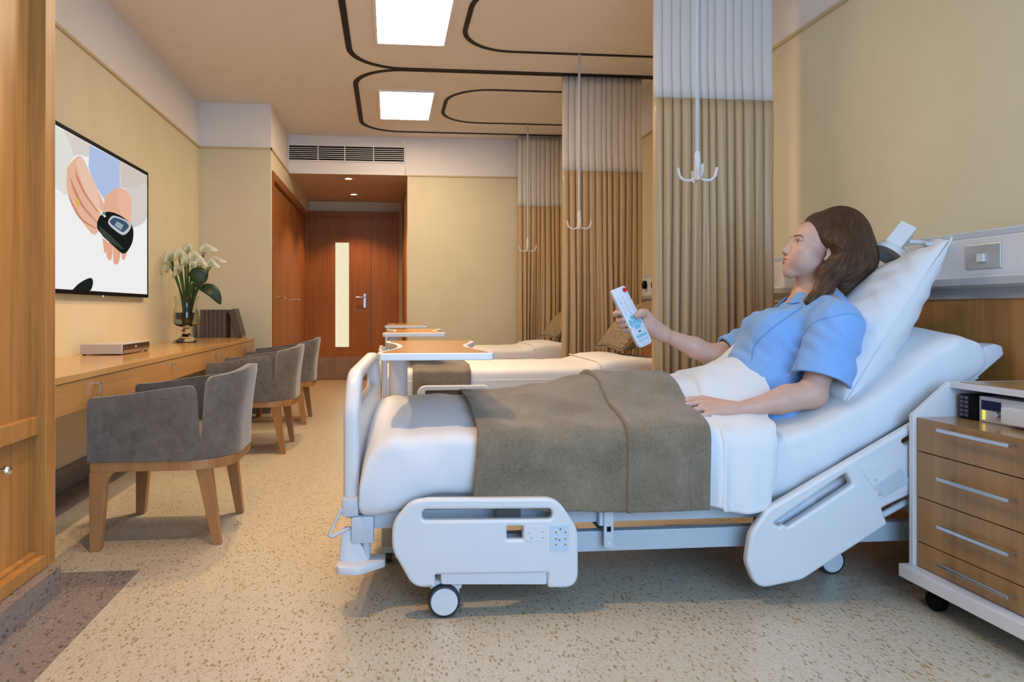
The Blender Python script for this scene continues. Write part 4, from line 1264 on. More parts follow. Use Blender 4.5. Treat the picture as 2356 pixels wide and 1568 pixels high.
def head_rail(Y):
    out = rp([(1712, 1290, 50), (1722, 1222, 60), (1760, 1168, 40), (2105, 966, 0), (2235, 890, 55), (2290, 960, 55), (2205, 1082, 20), (2022, 1165, 6), (2036, 1203, 12), (1840, 1330, 60), (1735, 1352, 75)], RY, 8)
    slot = rp([(1774, 1200, 10), (1941, 1085, 6), (1955, 1111, 8), (1806, 1208, 6), (1796, 1202, 2), (1788, 1207, 6)], RY)
    slot2 = rp([(2066, 1011, 8), (2160, 957, 10), (2172, 978, 10), (2076, 1022, 8)], RY)
    r = plate('side_rail', out, [slot, slot2], 0.036, M_plastic, bed, 0.011, Matrix.Translation((0, Y, 0)))
    yf = Y - 0.018
    plate('handset_panel', rp([(1968, 1071, 14), (2066, 1052, 4), (2090, 1122, 4), (2020, 1146, 6)], RY), [], 0.006, M_plastic, r, 0.002, Matrix.Translation((0, yf, 0)))
    plate('handset_tray', rp([(2000, 1114, 4), (2062, 1072, 4), (2086, 1104, 4), (2024, 1140, 4)], RY), [], 0.006, M_plastic_g, r, 0.002, Matrix.Translation((0, yf - 0.003, 0)))
    mk = MB()
    for (u, v, l) in ((2012, 1133, 6), (2034, 1125, 8), (2050, 1116, 6), (2066, 1100, 5), (2003, 1100, 5)):
        q = at_y(u, v, RY); mk.box(q.x, q.x + l * 0.0011, yf - 0.0070, yf - 0.0058, q.z - 0.003, q.z + 0.003)
    mk.build('handset_print', plain('pale_print', (0.45, 0.50, 0.58), 0.5), r)
    b = MB()
    for (a, c2) in (((2028, 1163), (2190, 1078)), ((2034, 1186), (2190, 1100))):
        q0 = at_y(*a, RY); q1 = at_y(*c2, RY)
        b.tube([(q0.x, Y + 0.01, q0.z), (q1.x, Y + 0.01, q1.z)], 0.011, 12)
    b.build('slide_bar', M_plastic_g, r, smooth=True)
    # pieces seen through the opening: white actuator housing
    b = MB()
    q0 = at_y(1772, 1214, 2.36); q1 = at_y(1870, 1150, 2.36); q2 = at_y(1985, 1083, 2.36)
    b.tube([(q0.x, 2.372, q0.z), (q1.x, 2.372, q1.z)], 0.030, 14); b.tube([(q1.x, 2.372, q1.z), (q2.x, 2.372, q2.z)], 0.022, 14)
    b.build('rail_arm', M_plastic_g, r, smooth=True)
    return r
hr_ = head_rail(RY)
# rails on the far side
for rail, dy in ((fr_, 0.90), (hr_, 0.90)):
    c = rail.copy(); COL.objects.link(c); c.parent = bed; c.location = rail.location + Vector((0, dy, -0.02))
# ---- footboard with an open hand bar
Mfb = Matrix.Translation((-0.128, 2.40, 0)) @ Matrix.Rotation(-0.10, 4, 'Z') @ Matrix.Rotation(PI / 2, 4, 'Z')
out = round_poly([(0.0, 0.30, 0.02), (0.70, 0.30, 0.02), (0.69, 0.70, 0.10), (0.62, 0.825, 0.10), (0.08, 0.79, 0.12), (0.005, 0.66, 0.1)], 10)
hole = round_poly([(0.085, 0.655, 0.03), (0.60, 0.69, 0.03), (0.60, 0.785, 0.04), (0.12, 0.75, 0.05)], 8)
fbd = plate('footboard', out, [hole], 0.052, M_plastic, bed, 0.018, Mfb)
b = MB()
b.box(-0.155, -0.10, 2.375, 2.42, 0.315, 0.375)
b.box(-0.125, -0.05, 2.375, 2.43, 0.225, 0.315)
b.build('corner_block', M_plastic_g, bed, bevel=0.008, smooth=True)
MB().cyl((-0.075, 2.40, 0.17), (-0.075, 2.40, 0.25), 0.014, seg=16).build('corner_pin', M_plastic_g, bed, smooth=True)
MB().prism(round_poly([(-0.175, 2.33, 0.03), (-0.10, 2.315, 0.04), (-0.03, 2.37, 0.02), (-0.012, 2.385, 0.02), (-0.012, 2.45, 0.02), (-0.16, 2.45, 0.03)], 8), 0.142, 0.168, 2).build('corner_bumper', M_plastic, bed, bevel=0.006, smooth=True)
MB().hexa([(-0.165, 2.385, 0.16), (-0.06, 2.385, 0.16), (-0.06, 2.43, 0.16), (-0.165, 2.43, 0.16), (-0.155, 2.39, 0.27), (-0.12, 2.39, 0.27), (-0.12, 2.43, 0.27), (-0.155, 2.43, 0.27)]).build('bumper_web', M_plastic, bed, bevel=0.006, smooth=True)
MB().tube([(-0.135, 2.39, 0.33), (-0.16, 2.38, 0.335), (-0.195, 2.365, 0.262), (-0.188, 2.365, 0.255), (-0.13, 2.39, 0.275)], 0.0065, 10).build('release_lever', M_plastic_g, bed, smooth=True)

# ---- the two farther beds
def far_bed(y0, label):
    t = thing('hospital_bed', label, 'bed', (0.95, y0 + 0.41, 0), 'made-up farther beds')
    y1 = y0 + 0.82
    st = [(-0.05, 0.40, -0.04, 0.52), (-0.04, 0.37, -0.02, 0.60), (0.0, 0.36, 0.02, 0.628), (0.1, 0.36, 0.1, 0.635), (0.9, 0.36, 0.9, 0.637), (1.22, 0.36, 1.22, 0.64), (1.30, 0.36, 1.30, 0.652), (1.40, 0.36, 1.40, 0.682), (1.55, 0.36, 1.55, 0.690), (1.75, 0.36, 1.75, 0.672), (1.9, 0.36, 1.9, 0.655), (2.0, 0.36, 2.0, 0.64), (2.06, 0.37, 2.05, 0.62), (2.08, 0.4, 2.07, 0.56)]
    mattress(st, y0, y1, 48, 0.0015, 9.0).build('mattress', M_cream, t, smooth=60)
    b = MB()
    b.tube([(0.05, y0 - 0.004, 0.555), (1.2, y0 - 0.004, 0.558), (1.34, y0 - 0.004, 0.565)], 0.0045, 8)
    b.tube(crom([(1.33, y0 + 0.78, 0.668), (1.33, y0 + 0.4, 0.668), (1.33, y0 + 0.06, 0.662), (1.335, y0 + 0.0, 0.62), (1.345, y0 - 0.004, 0.5), (1.35, y0 - 0.004, 0.38)], 6), 0.0045, 8)
    b.build('piping', M_cream, t, smooth=True)
    b = MB()
    for y in (y0 + 0.05, y1 - 0.09): b.box(0.0, 2.1, y, y + 0.04, 0.16, 0.24)
    for x in (0.05, 2.0): b.box(x, x + 0.05, y0 + 0.05, y1 - 0.05, 0.17, 0.36)
    b.box(0.0, 2.05, y0 + 0.03, y1 - 0.03, 0.33, 0.36)
    b.build('base_frame', M_paintmetal, t)
    for x in (0.18, 1.85):
        for y in (y0 + 0.02, y1 - 0.05):
            c = MB().box(x - 0.015, x + 0.03, y, y + 0.03, 0.06, 0.18).build('caster', M_plastic, t)
            MB().lathe([(0.0, -0.016), (0.048, -0.016), (0.053, -0.008), (0.053, 0.010), (0.0, 0.018)], (x, y, 0.0535), 24, axis=1).build('wheel', M_rubber, c, smooth=True)
    plate('footboard', round_poly([(0.0, 0.30, 0.02), (0.74, 0.30, 0.02), (0.74, 0.64, 0.08), (0.0, 0.64, 0.06)], 8), [], 0.04, M_plastic, t, 0.012, Matrix.Translation((-0.075, y0 + 0.04, 0)) @ Matrix.Rotation(PI / 2, 4, 'Z'))
    plate('headboard', round_poly([(0.0, 0.30, 0.02), (0.80, 0.30, 0.02), (0.80, 0.92, 0.08), (0.0, 0.92, 0.08)], 8), [], 0.04, M_plastic, t, 0.012, Matrix.Translation((2.13, y0 + 0.01, 0)) @ Matrix.Rotation(PI / 2, 4, 'Z'))
    out = round_poly([(0.17, 0.20, 0.06), (0.62, 0.20, 0.05), (0.62, 0.535, 0.05), (0.17, 0.535, 0.06)], 8)
    hole = round_poly([(0.22, 0.475, 0.012), (0.57, 0.475, 0.012), (0.57, 0.505, 0.012), (0.22, 0.505, 0.012)], 5)
    plate('side_rail', out, [hole], 0.03, M_plastic, t, 0.008, Matrix.Translation((0, y0 - 0.05, 0)))
    return t
far_bed(4.40, 'middle empty bed made up in cream, behind the occupied bed')
far_bed(6.48, 'farthest empty bed made up in cream, by the back wall')
def foot_throw(y0, label):
    x0, x1 = 0.145, 0.505
    def fn(s, v):
        x = lerp(x0, x1, s)
        y1 = y0 + 0.82
        path = [(y1 + 0.025, 0.42), (y1 + 0.02, 0.60), (y1 - 0.06, 0.648), (y0 + 0.4, 0.650), (y0 + 0.07, 0.647), (y0 - 0.012, 0.615), (y0 - 0.022, 0.55), (y0 - 0.026, 0.46), (y0 - 0.028, 0.40)]
        i = min(int(v * (len(path) - 1)), len(path) - 2); q = v * (len(path) - 1) - i
        return (x, lerp(path[i][0], path[i + 1][0], q), lerp(path[i][1], path[i + 1][1], q) + 0.003 * math.sin(x * 40))
    o = MB().grid(fn, 12, 41).build('throw_blanket', M_blanket, None, smooth=60, solid=0.008)
    tag(o, label, 'blanket', 'throws across the farther beds')
foot_throw(4.40, 'taupe throw folded over the foot of the middle bed')
foot_throw(6.48, 'taupe throw folded over the foot of the farthest bed')
# brown damask cushions
def damask():
    m, nt, p = _new('damask_brown')
    vec = _coords(nt, (1, 1, 1))
    n1 = _noise(nt, vec, 9.0, 2, 0.5, 3.5)
    r = _ramp(nt, n1, [(0.43, (0.25, 0.165, 0.062)), (0.47, (0.06, 0.036, 0.014)), (0.50, (0.30, 0.20, 0.08)), (0.56, (0.24, 0.158, 0.06)), (0.60, (0.065, 0.04, 0.016)), (0.64, (0.28, 0.188, 0.075))])
    nt.links.new(r, p.inputs['Base Color'])
    p.inputs['Roughness'].default_value = 0.6
    p.inputs['Sheen Weight'].default_value = 0.2
    return m
M_damask = damask()
def pillow_mesh(c, ax, bx, nx_, la, lb, th, dent=None, n=40, wr=0.0, seed=0.0, ear=0.10, pw_=0.62):
    """c centre; ax,bx in-plane unit axes with lengths la,lb; nx_ thickness axis"""
    b = MB()
    c, ax, bx, nx_ = Vector(c), Vector(ax), Vector(bx), Vector(nx_)
    for side in (1, -1):
        vs = []
        for i in range(n + 1):
            for j in range(n + 1):
                u = i / n * 2 - 1; v = j / n * 2 - 1
                # edges pull in between the corners
                uu = u * (1 - ear * (1 - v * v) * abs(u) ** 2 * 0 - ear * (1 - abs(v) ** 2.2) * u * u)
                vv = v * (1 - ear * (1 - abs(u) ** 2.2) * v * v)
                t = max(0, (1 - u * u)) ** pw_ * max(0, (1 - v * v)) ** pw_
                h = th / 2 * t * side
                w_ = wr * math.sin(9 * v + 3 * math.sin(4 * u + seed) + seed) * math.sin(15 * u + 2.5 * math.sin(5 * v + seed)) * min(1, 4 * t)
                w_ += wr * (0.9 if side > 0 else 0.3) * math.sin(24 * u + 4 * math.sin(3.1 * v + seed)) * (0.25 + 0.75 * abs(v) ** 2) * min(1, 5 * t)
                p = c + ax * (uu * la / 2) + bx * (vv * lb / 2) + nx_ * (h + w_ * side)
                if dent: p = dent(p, u, v, side)
                vs.append(p)
        N = n + 1
        fs = [(i * N + j, (i + 1) * N + j, (i + 1) * N + j + 1, i * N + j + 1) for i in range(n) for j in range(n)]
        b.add(vs, fs)
    return b
def weld(o, d=1e-5):
    bm = bmesh.new(); bm.from_mesh(o.data)
    bmesh.ops.remove_doubles(bm, verts=bm.verts, dist=d)
    bmesh.ops.recalc_face_normals(bm, faces=bm.faces)
    bm.to_mesh(o.data); bm.free()
    return o
for (y, lb, dx) in ((4.93, 'brown patterned cushion at the head of the middle bed, behind the hand', 0.0), (7.0, 'brown patterned cushion at the head of the farthest bed', 0.03)):
    a = Vector((0.80, 0.0, 0.60)).normalized()
    nn = Vector((-0.60, 0.0, 0.80)).normalized()
    o = weld(pillow_mesh((1.765 + dx, y, 0.885), a, (0, 1, 0), nn, 0.55, 0.60, 0.24, None, 24, 0.004, y, 0.09).build('cushion', M_damask, None, smooth=70))
    tag(o, lb, 'cushion', 'brown patterned cushions')
    MB().tube(crom([Vector((1.765 + dx, y, 0.885)) + a * (0.275 * u * (1 - 0.09 * (1 - v * v))) + Vector((0, 1, 0)) * (0.30 * v * (1 - 0.09 * (1 - u * u))) for u, v in [(-1, -1), (-1, 0), (-1, 1), (0, 1), (1, 1), (1, 0), (1, -1), (0, -1), (-1, -1)]], 5), 0.005, 8).build('piping', M_damask, o, smooth=True)

# ---- overbed tables
M_tabtop = wood('table_top_wood', (0.38, 0.17, 0.036), (0.52, 0.255, 0.065), 0, 0.25)
def overbed(y0, label):
    t = thing('overbed_table', label, 'table', (0.1, y0 + 0.9, 0), 'overbed tables')
    y1 = y0 + 0.98
    half = [(-0.040, y0 + 0.03), (-0.032, y0), (0.352, y0), (0.360, y0 + 0.03), (0.352, y0 + 0.10)]
    def outline(off):
        xm, ym = 0.17, (y0 + y1) / 2
        R = [(0.359, y0 + 0.02), (0.357, y0 + 0.10), (0.335, y0 + 0.24), (0.318, y0 + 0.40), (0.326, y0 + 0.55), (0.362, y0 + 0.72), (0.390, y0 + 0.86), (0.390, y1 - 0.03)]
        Lf = [(-0.012, y1 - 0.03), (-0.014, y0 + 0.86), (0.020, y0 + 0.70), (0.034, y0 + 0.52), (0.026, y0 + 0.36), (-0.012, y0 + 0.20), (-0.038, y0 + 0.09), (-0.040, y0 + 0.02)]
        r = [(p.x, p.y) for p in crom([Vector((a, b_, 0)) for a, b_ in R], 5)]
        l = [(p.x, p.y) for p in crom([Vector((a, b_, 0)) for a, b_ in Lf], 5)]
        pts = [(-0.03, y0), (0.35, y0)] + r + [(0.375, y1), (0.0, y1)] + l
        if off == 0: return pts
        out = []
        n = len(pts)
        for i in range(n):
            a = Vector(pts[i - 1]); c2 = Vector(pts[(i + 1) % n]); tg = (c2 - a).normalized()
            nn = Vector((-tg.y, tg.x))
            out.append((pts[i][0] + nn.x * off, pts[i][1] + nn.y * off))
        return out
    zt = 0.851
    MB().prism(outline(0), zt - 0.024, zt, 2).build('white_rim', M_white, t, bevel=0.004)
    MB().prism(outline(0.020), zt, zt + 0.0012, 2).build('table_top', M_tabtop, t)
    b = MB()
    cp = round_poly([(0.0, y0 + 0.86, 0.03), (0.085, y0 + 0.86, 0.03), (0.085, y0 + 0.93, 0.03), (0.0, y0 + 0.93, 0.03)])
    b.prism(cp, 0.06, zt - 0.024, 2)
    b.build('column', M_plastic, t, smooth=True)
    MB().box(-0.028, -0.008, y0 + 0.89, y0 + 0.91, 0.06, zt - 0.024).build('gas_spring', M_plastic_g, t, bevel=0.003)
    b = MB()
    b.box(0.0, 0.34, y0 + 0.86, y0 + 0.92, 0.045, 0.075); b.box(-0.03, 0.03, y0 + 0.40, y0 + 0.93, 0.045, 0.07); b.box(0.31, 0.36, y0 + 0.40, y0 + 0.93, 0.045, 0.07)
    b.build('base', M_paintmetal, t, bevel=0.004)
    for x in (0.0, 0.335):
        for y in (y0 + 0.43, y0 + 0.90):
            MB().lathe([(0.0, -0.012), (0.02, -0.012), (0.0225, 0), (0.02, 0.012), (0.0, 0.012)], (x, y, 0.0228), 16, axis=0).build('wheel', M_rubber, t, smooth=True)
overbed(2.405, 'nearest overbed table, above the occupied bed foot')
overbed(4.48, 'middle overbed table, just behind the nearest table top')
overbed(6.56, 'farthest overbed table, the smallest of the three')
# ================================================================ BEDDING OF THE OCCUPIED BED
def bump(x, y):
    h = pw(x, [(0.20, 0.0), (0.42, 0.012), (0.62, 0.050), (0.80, 0.088), (1.10, 0.092), (1.28, 0.13), (1.38, 0.158), (1.48, 0.185)])
    d = (y - 2.80) / 0.25
    legs = math.exp(-d * d * abs(d) ** 0.6)
    return h * legs
def top_z(x):
    return pw(x, [(0.0, 0.634), (1.05, 0.631), (1.22, 0.612), (1.34, 0.615), (1.5, 0.672)])
def drape_pt(x, v, off, zn, zf, fold=0.0, seed=0.0):
    """cross-section over the bed, v = 0 far hem ... 1 near hem"""
    zt = top_z(x) + off
    yf, yn = BY1 + 0.012 + off, BY0 - 0.014 - off
    P = [(yf + 0.012, zf), (yf + 0.008, lerp(zf, zt, 0.55)), (yf, zt - 0.06), (yf - 0.035, zt - 0.012)]
    for y in (3.05, 2.97, 2.90, 2.82, 2.74, 2.66, 2.58, 2.50): P.append((y, zt + bump(x, y)))
    P += [(2.44, zt + bump(x, 2.44) + 0.002), (yn + 0.035, zt - 0.010), (yn + 0.004, zt - 0.05), (yn - 0.006, zt - 0.12), (yn - 0.010, lerp(zn, zt, 0.3)), (yn - 0.012, zn)]
    W = [0, 0.05, 0.12, 0.16, 0.20, 0.25, 0.30, 0.36, 0.42, 0.48, 0.54, 0.60, 0.65, 0.70, 0.76, 0.83, 0.92, 1.0]
    for i in range(len(P) - 1):
        if v <= W[i + 1] + 1e-9:
            q = (v - W[i]) / (W[i + 1] - W[i])
            a = P[max(i - 1, 0)]; b_ = P[i]; c = P[i + 1]; d = P[min(i + 2, len(P) - 1)]
            def cr(k): return 0.5 * (2 * b_[k] + (c[k] - a[k]) * q + (2 * a[k] - 5 * b_[k] + 4 * c[k] - d[k]) * q * q + (3 * b_[k] - a[k] - 3 * c[k] + d[k]) * q ** 3)
            y, z = cr(0), cr(1)
            break
    hang = smooth(0.72, 1.0, v)
    z -= 0.034 * smooth(2.80, 2.40, y) * smooth(0.95, 0.72, v)
    y -= fold * hang * (0.5 + 0.5 * math.sin(x * 48 + seed + 2.0 * math.sin(x * 17)))
    tp = smooth(0.14, 0.24, v) * smooth(0.86, 0.70, v)
    z += tp * (0.0035 * math.sin(x * 23 + y * 31 + seed) + 0.003 * math.sin(x * 41 - y * 19 + 2 * seed))
    return (x, y, z)
# hem heights on the near side
zb = [(0.27, at_y(1088, 1141, 2.335).z), (0.55, at_y(1290, 1172, 2.335).z), (0.78, at_y(1428, 1174, 2.335).z), (1.08, at_y(1620, 1167, 2.335).z)]
def blanket_fn(s, v):
    x = lerp(0.285, 1.085, s)
    x += 0.012 * math.sin(v * 5) * (1 if s > 0.9 else 0) + (0.030 * (1 - v) - 0.012 if s < 0.05 else 0)
    step = 0.011 * smooth(0.628, 0.634, s)
    ridge = 0.006 * math.exp(-((s - 0.636) / 0.012) ** 2)
    x2 = x + 0.012 * math.sin(v * 3.0)
    return drape_pt(x2, v, 0.014 + step + ridge, pw(x, zb) , 0.42, 0.004, 1.0)
NB = 150
ss_ = sorted(set([i / 110 for i in range(111)] + [0.624, 0.628, 0.630, 0.632, 0.634, 0.638, 0.644]))
vs = [blanket_fn(s, j / 90) for s in ss_ for j in range(91)]
fs = [(i * 91 + j, (i + 1) * 91 + j, (i + 1) * 91 + j + 1, i * 91 + j + 1) for i in range(len(ss_) - 1) for j in range(90)]
o = MB().add(vs, fs).build('bed_blanket', M_blanket, None, smooth=70, solid=0.007)
tag(o, 'taupe woven blanket folded across the legs on the occupied bed', 'blanket')
# white top sheet over the lap
def sheet_fn(s, v):
    xr = pw(v, [(0.0, 1.50), (0.25, 1.50), (0.42, 1.485), (0.55, 1.43), (0.66, 1.36), (0.74, 1.335), (0.85, 1.325), (1.0, 1.295)])
    xl = 1.0
    x = lerp(xl, xr, s)
    step = 0.010 * smooth(0.40, 0.43, s)
    zn = at_y(1700, 1170, 2.335).z + 0.008 * math.sin(s * 7) + (0.008 if s < 0.42 else 0)
    off = 0.006 + step
    p = drape_pt(min(x, 1.5), v, off, zn, 0.45, 0.020, 4.0)
    edge = smooth(0.93, 1.0, s)
    return (p[0], p[1] + 0.006 * edge * (v > 0.5), p[2] - 0.02 * edge * (0.2 < v < 0.7) * 0)
ss_ = sorted(set([i / 70 for i in range(71)] + [0.40, 0.41, 0.42, 0.43, 0.44]))
vs = [sheet_fn(s, j / 90) for s in ss_ for j in range(91)]
fs = [(i * 91 + j, (i + 1) * 91 + j, (i + 1) * 91 + j + 1, i * 91 + j + 1) for i in range(len(ss_) - 1) for j in range(90)]
o = MB().add(vs, fs).build('bed_sheet', M_cotton, None, smooth=70, solid=0.005)
tag(o, 'white top sheet turned down over the lap, hanging beside the taupe blanket', 'bed sheet')
# big white pillow behind the back
pa = at_y(1943, 932, 2.42); pb = at_y(2190, 546, 2.42); pa.y = 0; pb.y = 0
axp = (pb - pa).normalized(); nrm = Vector((-axp.z, 0, axp.x))
cen = (pa + pb) / 2 + Vector((0, 2.80, 0)) - nrm * 0.0
BXP = Vector((0.06, 0.96, -0.27)); BXP = (BXP - axp * BXP.dot(axp) * 0.0).normalized()
nrm = -axp.cross(BXP).normalized() if axp.cross(BXP).x > 0 else axp.cross(BXP).normalized()
cen = (pa + pb) / 2 + Vector((0, 2.42, 0)) + BXP * 0.33
o = weld(pillow_mesh(cen, axp, BXP, nrm, (pb - pa).length * 1.0, 0.66, 0.27, None, 72, 0.0055, 1.3, 0.05, 0.5).build('pillow', M_cotton, None, smooth=70))
tag(o, 'large white pillow propped upright behind the woman', 'pillow')
pts = []
for u, v in [(-1, -1), (-0.5, -1), (0, -1), (0.5, -1), (1, -1), (1, -0.5), (1, 0), (1, 0.5), (1, 1), (0.5, 1), (0, 1), (-0.5, 1), (-1, 1), (-1, 0.5), (-1, 0), (-1, -0.5), (-1, -1)]:
    uu = u * (1 - 0.05 * (1 - abs(v) ** 2.2) * u * u); vv = v * (1 - 0.05 * (1 - abs(u) ** 2.2) * v * v)
    pts.append(cen + axp * (uu * (pb - pa).length / 2) + BXP * (vv * 0.33))
MB().tube(crom(pts, 4), 0.0035, 8).build('seam', M_cotton, o, smooth=True)
# ================================================================ THE WOMAN
def V3(*a): return np.array(a, dtype=np.float32)
def A(u, v, Y): return np.array(at_y(u, v, Y), dtype=np.float32)
class Cone:                       # tapered capsule
    def __init__(s, a, b, r1, r2, k=0.015):
        s.a, s.b, s.r1, s.r2, s.k = np.asarray(a, np.float32), np.asarray(b, np.float32), r1, r2, k
        s.c = (s.a + s.b) / 2; s.R = float(np.linalg.norm(s.a - s.b)) / 2 + max(r1, r2)
    def __call__(s, p):
        ba = s.b - s.a; pa = p - s.a
        h = np.clip(pa @ ba / max(float(ba @ ba), 1e-9), 0, 1)
        return np.linalg.norm(pa - h[:, None] * ba, axis=1) - (s.r1 + (s.r2 - s.r1) * h)
class Ell:                        # ellipsoid; rows of M are its unit axes
    def __init__(s, c, r, M=None, k=0.015):
        s.c = np.asarray(c, np.float32); s.r = np.asarray(r, np.float32); s.M = None if M is None else np.asarray(M, np.float32); s.k = k
        s.R = float(max(r))
    def __call__(s, p):
        q = p - s.c
        if s.M is not None: q = q @ s.M.T
        k0 = np.linalg.norm(q / s.r, axis=1); k1 = np.linalg.norm(q / (s.r * s.r), axis=1)
        return k0 * (k0 - 1.0) / np.maximum(k1, 1e-6)
def smin(a, b, k):
    h = np.maximum(k - np.abs(a - b), 0) / k
    return np.minimum(a, b) - h * h * k * 0.25
def smax(a, b, k): return -smin(-a, -b, k)
def union(prims, p, cull=True):
    if cull and len(p) > 500:
        lo, hi = p.min(0), p.max(0); c = (lo + hi) / 2; hr = float(np.linalg.norm(hi - lo)) / 2
        prims = [q for q in prims if np.linalg.norm(q.c - c) < q.R + hr + 0.10] or prims[:1]
    d = None
    for q in prims:
        e = q(p)
        d = e if d is None else smin(d, e, q.k)
    return d
def surfnet(f, lo, hi, h, B=20):
    lo = np.asarray(lo, np.float64); hi = np.asarray(hi, np.float64)
    nb = np.ceil((hi - lo) / (h * B)).astype(int)
    ids_all = []; pos_all = []; quads = []
    N = B + 2
    loc = np.stack(np.meshgrid(np.arange(N), np.arange(N), np.arange(N), indexing='ij'), -1).reshape(-1, 3)
    big = 1 << 20
    def gid(g): return (g[..., 0].astype(np.int64) * 4096 + g[..., 1]) * 4096 + g[..., 2]
    corners = [(i, j, k) for i in (0, 1) for j in (0, 1) for k in (0, 1)]
    edges = [(a, b) for ai, a in enumerate(corners) for b in corners[ai + 1:] if sum(x != y for x, y in zip(a, b)) == 1]
    cs = np.stack(np.meshgrid(*[np.arange(n) for n in nb], indexing='ij'), -1).reshape(-1, 3)
    cen = lo + (cs * B + B / 2 + 0.5) * h
    # coarse test in chunks
    keep = []
    for i in range(0, len(cen), 400):
        keep.append(np.abs(f(cen[i:i + 400].astype(np.float32), False)))
    keep = np.concatenate(keep) < B * h * 1.25 + 0.02
    for c in cs[keep]:
        g0 = c * B
        P_ = (lo + (loc + g0) * h).astype(np.float32)
        d = f(P_, True).reshape(N, N, N)
        if d.min() > 0 or d.max() < 0: continue
        M = N - 1
        ssum = np.zeros((M, M, M, 3)); cnt = np.zeros((M, M, M))
        for a, b in edges:
            da = d[a[0]:a[0] + M, a[1]:a[1] + M, a[2]:a[2] + M]; db = d[b[0]:b[0] + M, b[1]:b[1] + M, b[2]:b[2] + M]
            m = (da < 0) != (db < 0)
            t = np.where(m, da / np.where(m, da - db, 1), 0)
            pt = np.array(a) + t[..., None] * (np.array(b) - np.array(a))
            ssum += np.where(m[..., None], pt, 0); cnt += m
        cell = np.argwhere(cnt > 0)
        v = ssum[cnt > 0] / cnt[cnt > 0][:, None]
        ids_all.append(gid(cell + g0)); pos_all.append(lo + (cell + g0 + v) * h)
        s = d < 0
        for ax in range(3):
            sl = [slice(1, M)] * 3
            s2 = list(sl); s2[ax] = slice(2, M + 1)
            if ax == 0: A0 = s[1:M, 1:M, 1:M]; A1 = s[2:M + 1, 1:M, 1:M]
            elif ax == 1: A0 = s[1:M, 1:M, 1:M]; A1 = s[1:M, 2:M + 1, 1:M]
            else: A0 = s[1:M, 1:M, 1:M]; A1 = s[1:M, 1:M, 2:M + 1]
            e = np.argwhere(A0 != A1)
            if not len(e): continue
            flip = A0[tuple(e.T)]
            e = e + 1
            o1, o2 = [x for x in range(3) if x != ax]
            u1 = np.zeros(3, int); u1[o1] = 1
            u2 = np.zeros(3, int); u2[o2] = 1
            q = np.stack([gid(e - u1 - u2 + g0), gid(e - u2 + g0), gid(e + g0), gid(e - u1 + g0)], 1)
            if ax == 1: flip = ~flip
            q[~flip] = q[~flip][:, ::-1]
            quads.append(q)
    ids = np.concatenate(ids_all); pos = np.concatenate(pos_all); Q = np.concatenate(quads)
    uid, first = np.unique(ids, return_index=True)
    pos = pos[first]
    idx = np.searchsorted(uid, Q)
    idx = np.clip(idx, 0, len(uid) - 1)
    ok = (uid[idx] == Q).all(1)
    idx = idx[ok]
    # keep the one largest connected piece
    lab = np.arange(len(pos))
    e = np.concatenate([idx[:, [0, 1]], idx[:, [1, 2]], idx[:, [2, 3]]])
    while True:
        m = np.minimum(lab[e[:, 0]], lab[e[:, 1]])
        new = lab.copy()
        np.minimum.at(new, e[:, 0], m); np.minimum.at(new, e[:, 1], m)
        new = new[new]; new = new[new]
        if (new == lab).all(): break
        lab = new
    u_, c_ = np.unique(lab, return_counts=True)
    best = u_[np.argmax(c_)]
    keepv = lab == best
    remap = np.cumsum(keepv) - 1
    idx = idx[keepv[idx].all(1)]
    return pos[keepv], remap[idx]
def relax(pos, quads, it=2, lam=0.5):
    n = len(pos)
    e = np.concatenate([quads[:, [0, 1]], quads[:, [1, 2]], quads[:, [2, 3]], quads[:, [3, 0]]])
    e = np.concatenate([e, e[:, ::-1]])
    deg = np.bincount(e[:, 0], minlength=n)[:, None]
    for _ in range(it):
        acc = np.zeros_like(pos)
        for k in range(3): acc[:, k] = np.bincount(e[:, 0], weights=pos[e[:, 1], k], minlength=n)
        pos = pos + lam * (acc / np.maximum(deg, 1) - pos)
    return pos
def npmesh(name, pos, quads, m, parent):
    off = Vector((0, 0, 0)); p = parent
    while p is not None: off += p.location; p = p.parent
    me = bpy.data.meshes.new(name)
    me.vertices.add(len(pos)); me.vertices.foreach_set('co', (pos - np.array(off)).astype(np.float32).ravel())
    me.loops.add(quads.size); me.loops.foreach_set('vertex_index', quads.astype(np.int32).ravel())
    me.polygons.add(len(quads)); me.polygons.foreach_set('loop_start', np.arange(0, quads.size, 4, dtype=np.int32))
    me.update(calc_edges=True); me.validate()
    me.polygons.foreach_set('use_smooth', np.ones(len(me.polygons), dtype=bool))
    me.materials.append(m)
    o = bpy.data.objects.new(name, me); COL.objects.link(o); o.parent = parent
    return o
def vattr(o, name, vals):
    at = o.data.attributes.new(name, 'FLOAT', 'POINT'); at.data.foreach_set('value', np.asarray(vals, np.float32))

# ---- head frame: forward, towards the camera, up
HS = 0.00128
yaw_, pit = math.radians(-13), math.radians(17)
F0 = V3(-math.cos(yaw_), -math.sin(yaw_), 0); L0 = V3(math.sin(yaw_), -math.cos(yaw_), 0); U0 = V3(0, 0, 1)
HF = F0 * math.cos(pit) + U0 * math.sin(pit); HU = -F0 * math.sin(pit) + U0 * math.cos(pit); HL = L0
HM = np.stack([HF, HL, HU])
ear = A(1906, 580, 2.69)
HC = ear - HL * (74 * HS)
def hp(x, l, z): return HC + HF * (x * HS) + HL * (l * HS) + HU * (z * HS)
def E(x, l, z, rx, rl, rz, k=12): return Ell(hp(x, l, z), (rx * HS, rl * HS, rz * HS), HM, k * HS)
def C(a, b, r1, r2, k=12): return Cone(hp(*a), hp(*b), r1 * HS, r2 * HS, k * HS)

